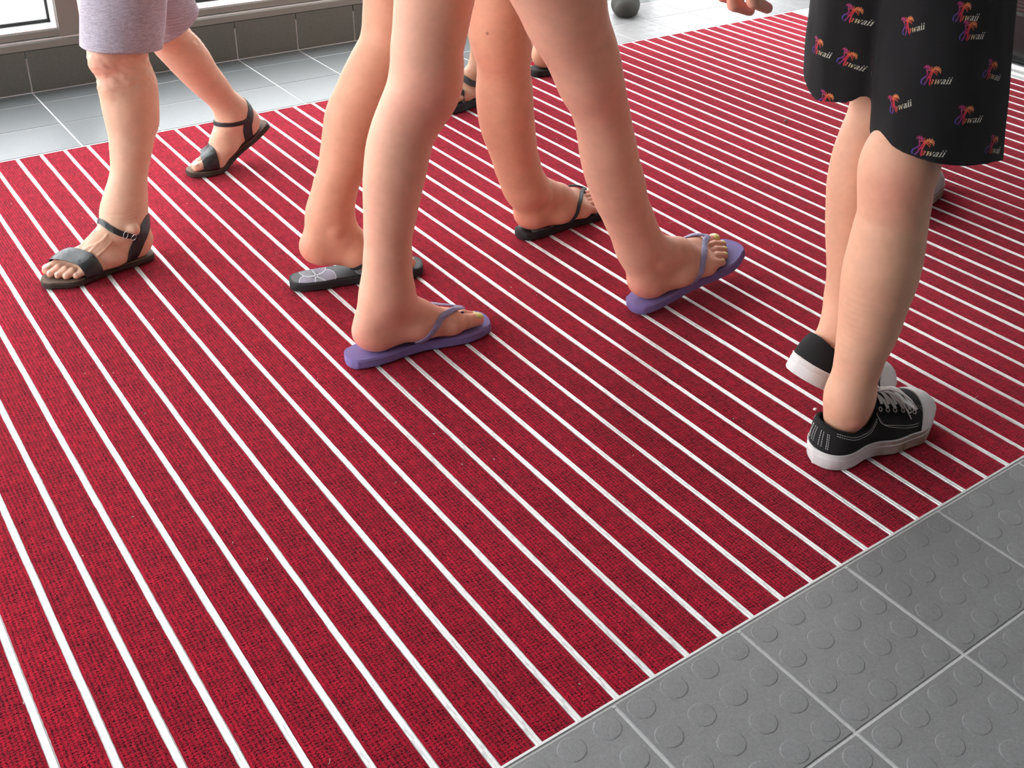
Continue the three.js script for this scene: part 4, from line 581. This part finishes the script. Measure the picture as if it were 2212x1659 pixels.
  const cloth = std({ map: t, roughness: 0.86, bumpMap: repeat(grainBump, 40), bumpScale: 0.0004 });
  mesh('shorts', shortsGeo({ tubes: [{ a: [1.328, 0.82, -0.962], b: [1.34, 0.36, -0.935], ra: 0.088, rb: 0.098, hem: { o: [1.253, 0.507, -0.8915], n: norm([-0.143, -0.989, -0.039]) }, wave: 0.006 }, { a: [1.322, 0.74, -0.948], b: [1.292, 0.36, -0.935], ra: 0.072, rb: 0.081, hem: { o: [1.253, 0.507, -0.8915], n: norm([-0.143, -0.989, -0.039]) }, wave: 0.006 }, { a: [1.335, 0.82, -1.075], b: [1.36, 0.4, -1.095], ra: 0.1, rb: 0.1, hem: { o: [1.25, 0.535, -1.08], n: norm([0.55, -0.83, 0.1]) }, wave: 0.01 }], pelvis: [cone([1.31, 0.86, -0.98], [1.33, 0.86, -1.06], 0.125, 0.125)], fold: 0.007, h: 0.004, top: 0.96,
    uvOf: (p) => { const d1 = Math.hypot(p[0] - c1[0], p[2] - c1[1]), d2 = Math.hypot(p[0] - c2[0], p[2] - c2[1]), b = d2 < d1, c = b ? c2 : c1; let a = Math.atan2(p[2] - c[1], p[0] - c[0]) / (2 * Math.PI); if (a < 0) a += 1; return [a * 0.5 + (b ? 0.5 : 0), (p[1] - yLo) / (yHi - yLo)]; } }), cloth, root);
  mesh('shirt', shortsGeo({ tubes: [{ a: [1.275, 1.3, -0.86], b: [1.05, 1.07, -0.8], ra: 0.065, rb: 0.062, hem: { o: [1.13, 1.16, -0.82], n: norm([-1, -1, 0.2]) } }], pelvis: [cone([1.3, 0.95, -1.02], [1.29, 1.12, -1.02], 0.125, 0.125), cone([1.28, 1.25, -0.93], [1.29, 1.25, -1.11], 0.115, 0.115)], th: 0.02, h: 0.009, top: 1.4 }), std({ color: rgb(0.3, 0.3, 0.32), roughness: 0.95 }), root);
  settle(root, 1.29, -1.0);
}
// ------------------------------------------------------------------ passers-by half hidden behind the others
function passer({ label, ankles, feet, tone, shoe, hips }) {
  const root = tag(group('person'), label, 'person'), frames = feet.map((f) => footFrame(f)), limbs = frames.map((F, i) => { const a = F.at(0.058, 0.1, 0), k = add(add(a, sub(hips[i], a), 0.48), F.fx, 0.035); return footLimb(F, tube([[...hips[i], 0.075], [...add(k, sub(hips[i], k), 0.45), 0.06], [...add(k, [0, 1, 0], 0.04), 0.052], [...k, 0.05], [...add(k, sub(a, k), 0.3), 0.052], [...add(k, sub(a, k), 0.65), 0.04], [...a, 0.034]]), { inShoe: shoe === 'closed' }); });
  mesh('body', bodyGeo([...limbs, limbPelvis([cone(hips[0], hips[1], 0.095, 0.095)])], 0.0042, skinColor(tone, [])), skinMat, root);
  return { root, frames, limbs };
}
{
  const a = passer({ label: 'passer-by in dark strap sandals half hidden behind the tanned legs', tone: TONE.far, hips: [[1.64, 0.84, -2.68], [1.6, 0.84, -2.8]], feet: [{ heel: [1.722, 0.024, -2.712], dir: [-1, 0.08], right: false, L: 0.235 }, { heel: [1.52, 0.024, -2.82], dir: [-1, 0], right: true, L: 0.235 }] });
  const M = { sole: foam(0.016, 0.016, 0.017), strap: std({ color: rgb(0.05, 0.052, 0.05), roughness: 0.6 }) };
  a.frames.forEach((F, i) => { const g = group('sandal', a.root), f = smoothLimb(a.limbs[i]); mesh('sole', sole(F, 0.265, SANDAL, -0.024, 0.0242, { xr: -0.012, bevel: 0.004 }), M.sole, g); mesh('strap', strap(f, [F.at(0.172, -0.004, 0.04), F.at(0.174, 0.025, 0.03), F.at(0.178, 0.04, 0), F.at(0.184, 0.025, -0.035), F.at(0.186, -0.004, -0.042)], 0.024, 0.003), M.strap, g); mesh('ankle_strap', strap(f, [F.at(0.03, 0.05, -0.03), F.at(0.06, 0.05, -0.035), F.at(0.1, 0.046, -0.038), F.at(0.13, 0.05, -0.024), F.at(0.136, 0.053, 0), F.at(0.13, 0.046, 0.026), F.at(0.1, 0.042, 0.036), F.at(0.06, 0.048, 0.036), F.at(0.03, 0.05, 0.032)], 0.018, 0.0025), M.strap, g); });
  settle(a.root, 1.85, -2.65);
  const b = passer({ label: 'passer-by whose bare heel on a black sole shows behind the two strolling pairs of legs', tone: TONE.far, hips: [[1.99, 0.82, -2.83], [2.03, 0.82, -2.98]], feet: [{ heel: [1.91, 0.02, -2.828], dir: [1, 0.04], right: true, L: 0.245 }, { heel: [1.99, 0.02, -2.99], dir: [1, 0], right: false, L: 0.245 }] });
  b.frames.forEach((F, i) => flipFlop(b.root, F, F, [b.limbs[i]], { side: foam(0.012, 0.012, 0.012), strap: std({ color: rgb(0.02, 0.02, 0.02), roughness: 0.6 }) }, { L: 0.27, t: 0.02, back: 0.013, w: 0.012 }));
  settle(b.root, 2.0, -2.9);
  const c = passer({ shoe: 'closed', label: 'passer-by by the doors stepping forward in a dark olive slip-on shoe', tone: TONE.far, hips: [[2.72, 0.84, -3.42], [2.62, 0.84, -3.55]], feet: [{ heel: [2.695, 0.001, -3.385], dir: [-0.5, 0.75], right: false, L: 0.225 }, { heel: [2.62, 0.001, -3.62], dir: [-0.5, 0.75], right: true, L: 0.225 }] });
  const olive = std({ color: rgb(0.032, 0.031, 0.024), roughness: 0.75 });
  c.frames.forEach((F) => { const g = group('slip_on_shoe', c.root), k = (p, q, ra, rb) => cone(F.at(...p), F.at(...q), ra, rb), L = [{ groups: [{ k: 0.03, blend: 0, prims: [k([0.04, 0.035, 0], [0.15, 0.035, 0], 0.04, 0.04), k([0.15, 0.035, -0.012], [0.205, 0.026, -0.012], 0.04, 0.034), k([0.15, 0.033, 0.014], [0.195, 0.024, 0.012], 0.036, 0.03)] }], cuts: [{ o: F.at(0.1, 0.002, 0), n: F.fy }] }]; const [lo, hi] = boundsOf(L, 0.01), o = F.at(0, 0, 0);
    mesh('upper', surfaceNets(() => (x, y, z) => { const d = fieldD(L, x, y, z), q = dot(sub([x, y, z], o), F.fx); return Math.max(d, -(d + 0.0075), (y - o[1] - 0.055 - 0.16 * sstep(0.08, 0.12, q)) * 0.5); }, lo, hi, 0.003), olive, g, 'dark olive upper'); });
  settle(c.root, 2.66, -3.47);
  const d = passer({ shoe: 'closed', label: 'passer-by behind the black shorts, only the white toe of one shoe showing', tone: TONE.boy, hips: [[2.09, 0.82, -1.5], [2.2, 0.82, -1.66]], feet: [{ heel: [2.0, 0.014, -1.5], dir: [0.95, -0.31], right: true, L: 0.235 }, { heel: [2.25, 0.014, -1.75], dir: [0.7, -0.71], right: false, L: 0.235 }] });
  const pale = std({ color: rgb(0.68, 0.68, 0.66), roughness: 0.8 });
  for (const [h, r, dd] of [[[1.99, 0, -1.49], true, [0.95, -0.31]], [[2.24, 0, -1.74], false, [0.7, -0.71]]]) sneaker(d.root, { heel: h, dir: dd, right: r, L: 0.268, laces: false, cloth: pale, res: 0.003 });
  settle(d.root, 1.98, -1.6);
}
// ------------------------------------------------------------------ litter on the mat
{
  const bits = [], put = (x, z, l, r, a) => { const g = new THREE.CylinderGeometry(r, r, l, 5, 3), p = g.attributes.position; const cv = rr(-0.5, 0.5); for (let i = 0; i < p.count; i++) p.setZ(i, p.getZ(i) + cv * (p.getY(i) ** 2) / l); g.rotateZ(Math.PI / 2); g.rotateY(a); g.translate(x, 0.0009, z); bits.push(g); };
  for (let i = 0; i < 170; i++) { const l = rnd() < 0.12 ? rr(0.007, 0.018) : rr(0.0015, 0.004); put(rr(-0.2, 3.1), rr(-2.9, -0.8), l, l > 0.006 ? 0.00022 : rr(0.0003, 0.0006), rr(0, 6.28)); }
  const l = mesh('lint', mergeGeometries(bits), std({ color: rgb(0.7, 0.66, 0.6), roughness: 0.9 }), mat, 'pale fluff and fibres caught in the carpet'); l.userData.kind = 'stuff';
  const seedGeo = new THREE.SphereGeometry(1, 14, 10).scale(0.0085, 0.0035, 0.0042).rotateY(0.5).translate(0, 0.0045, 0);
  const s = mesh('seed', seedGeo, std({ color: rgb(0.09, 0.06, 0.045), roughness: 0.6 })); s.position.set(2.256, 0.001, -2.09); tag(s, 'small dark seed lying on the red mat left of the black shorts', 'seed');
  const c = mesh('crumb', new THREE.IcosahedronGeometry(0.0032, 1).scale(1.2, 0.6, 1).translate(0, 0.003, 0), std({ color: rgb(0.85, 0.82, 0.76), roughness: 0.8 })); c.position.set(1.273, 0.001, -1.055); tag(c, 'tiny white crumb on the mat beside the raised sneaker', 'crumb');
}
renderer.render(scene, camera);
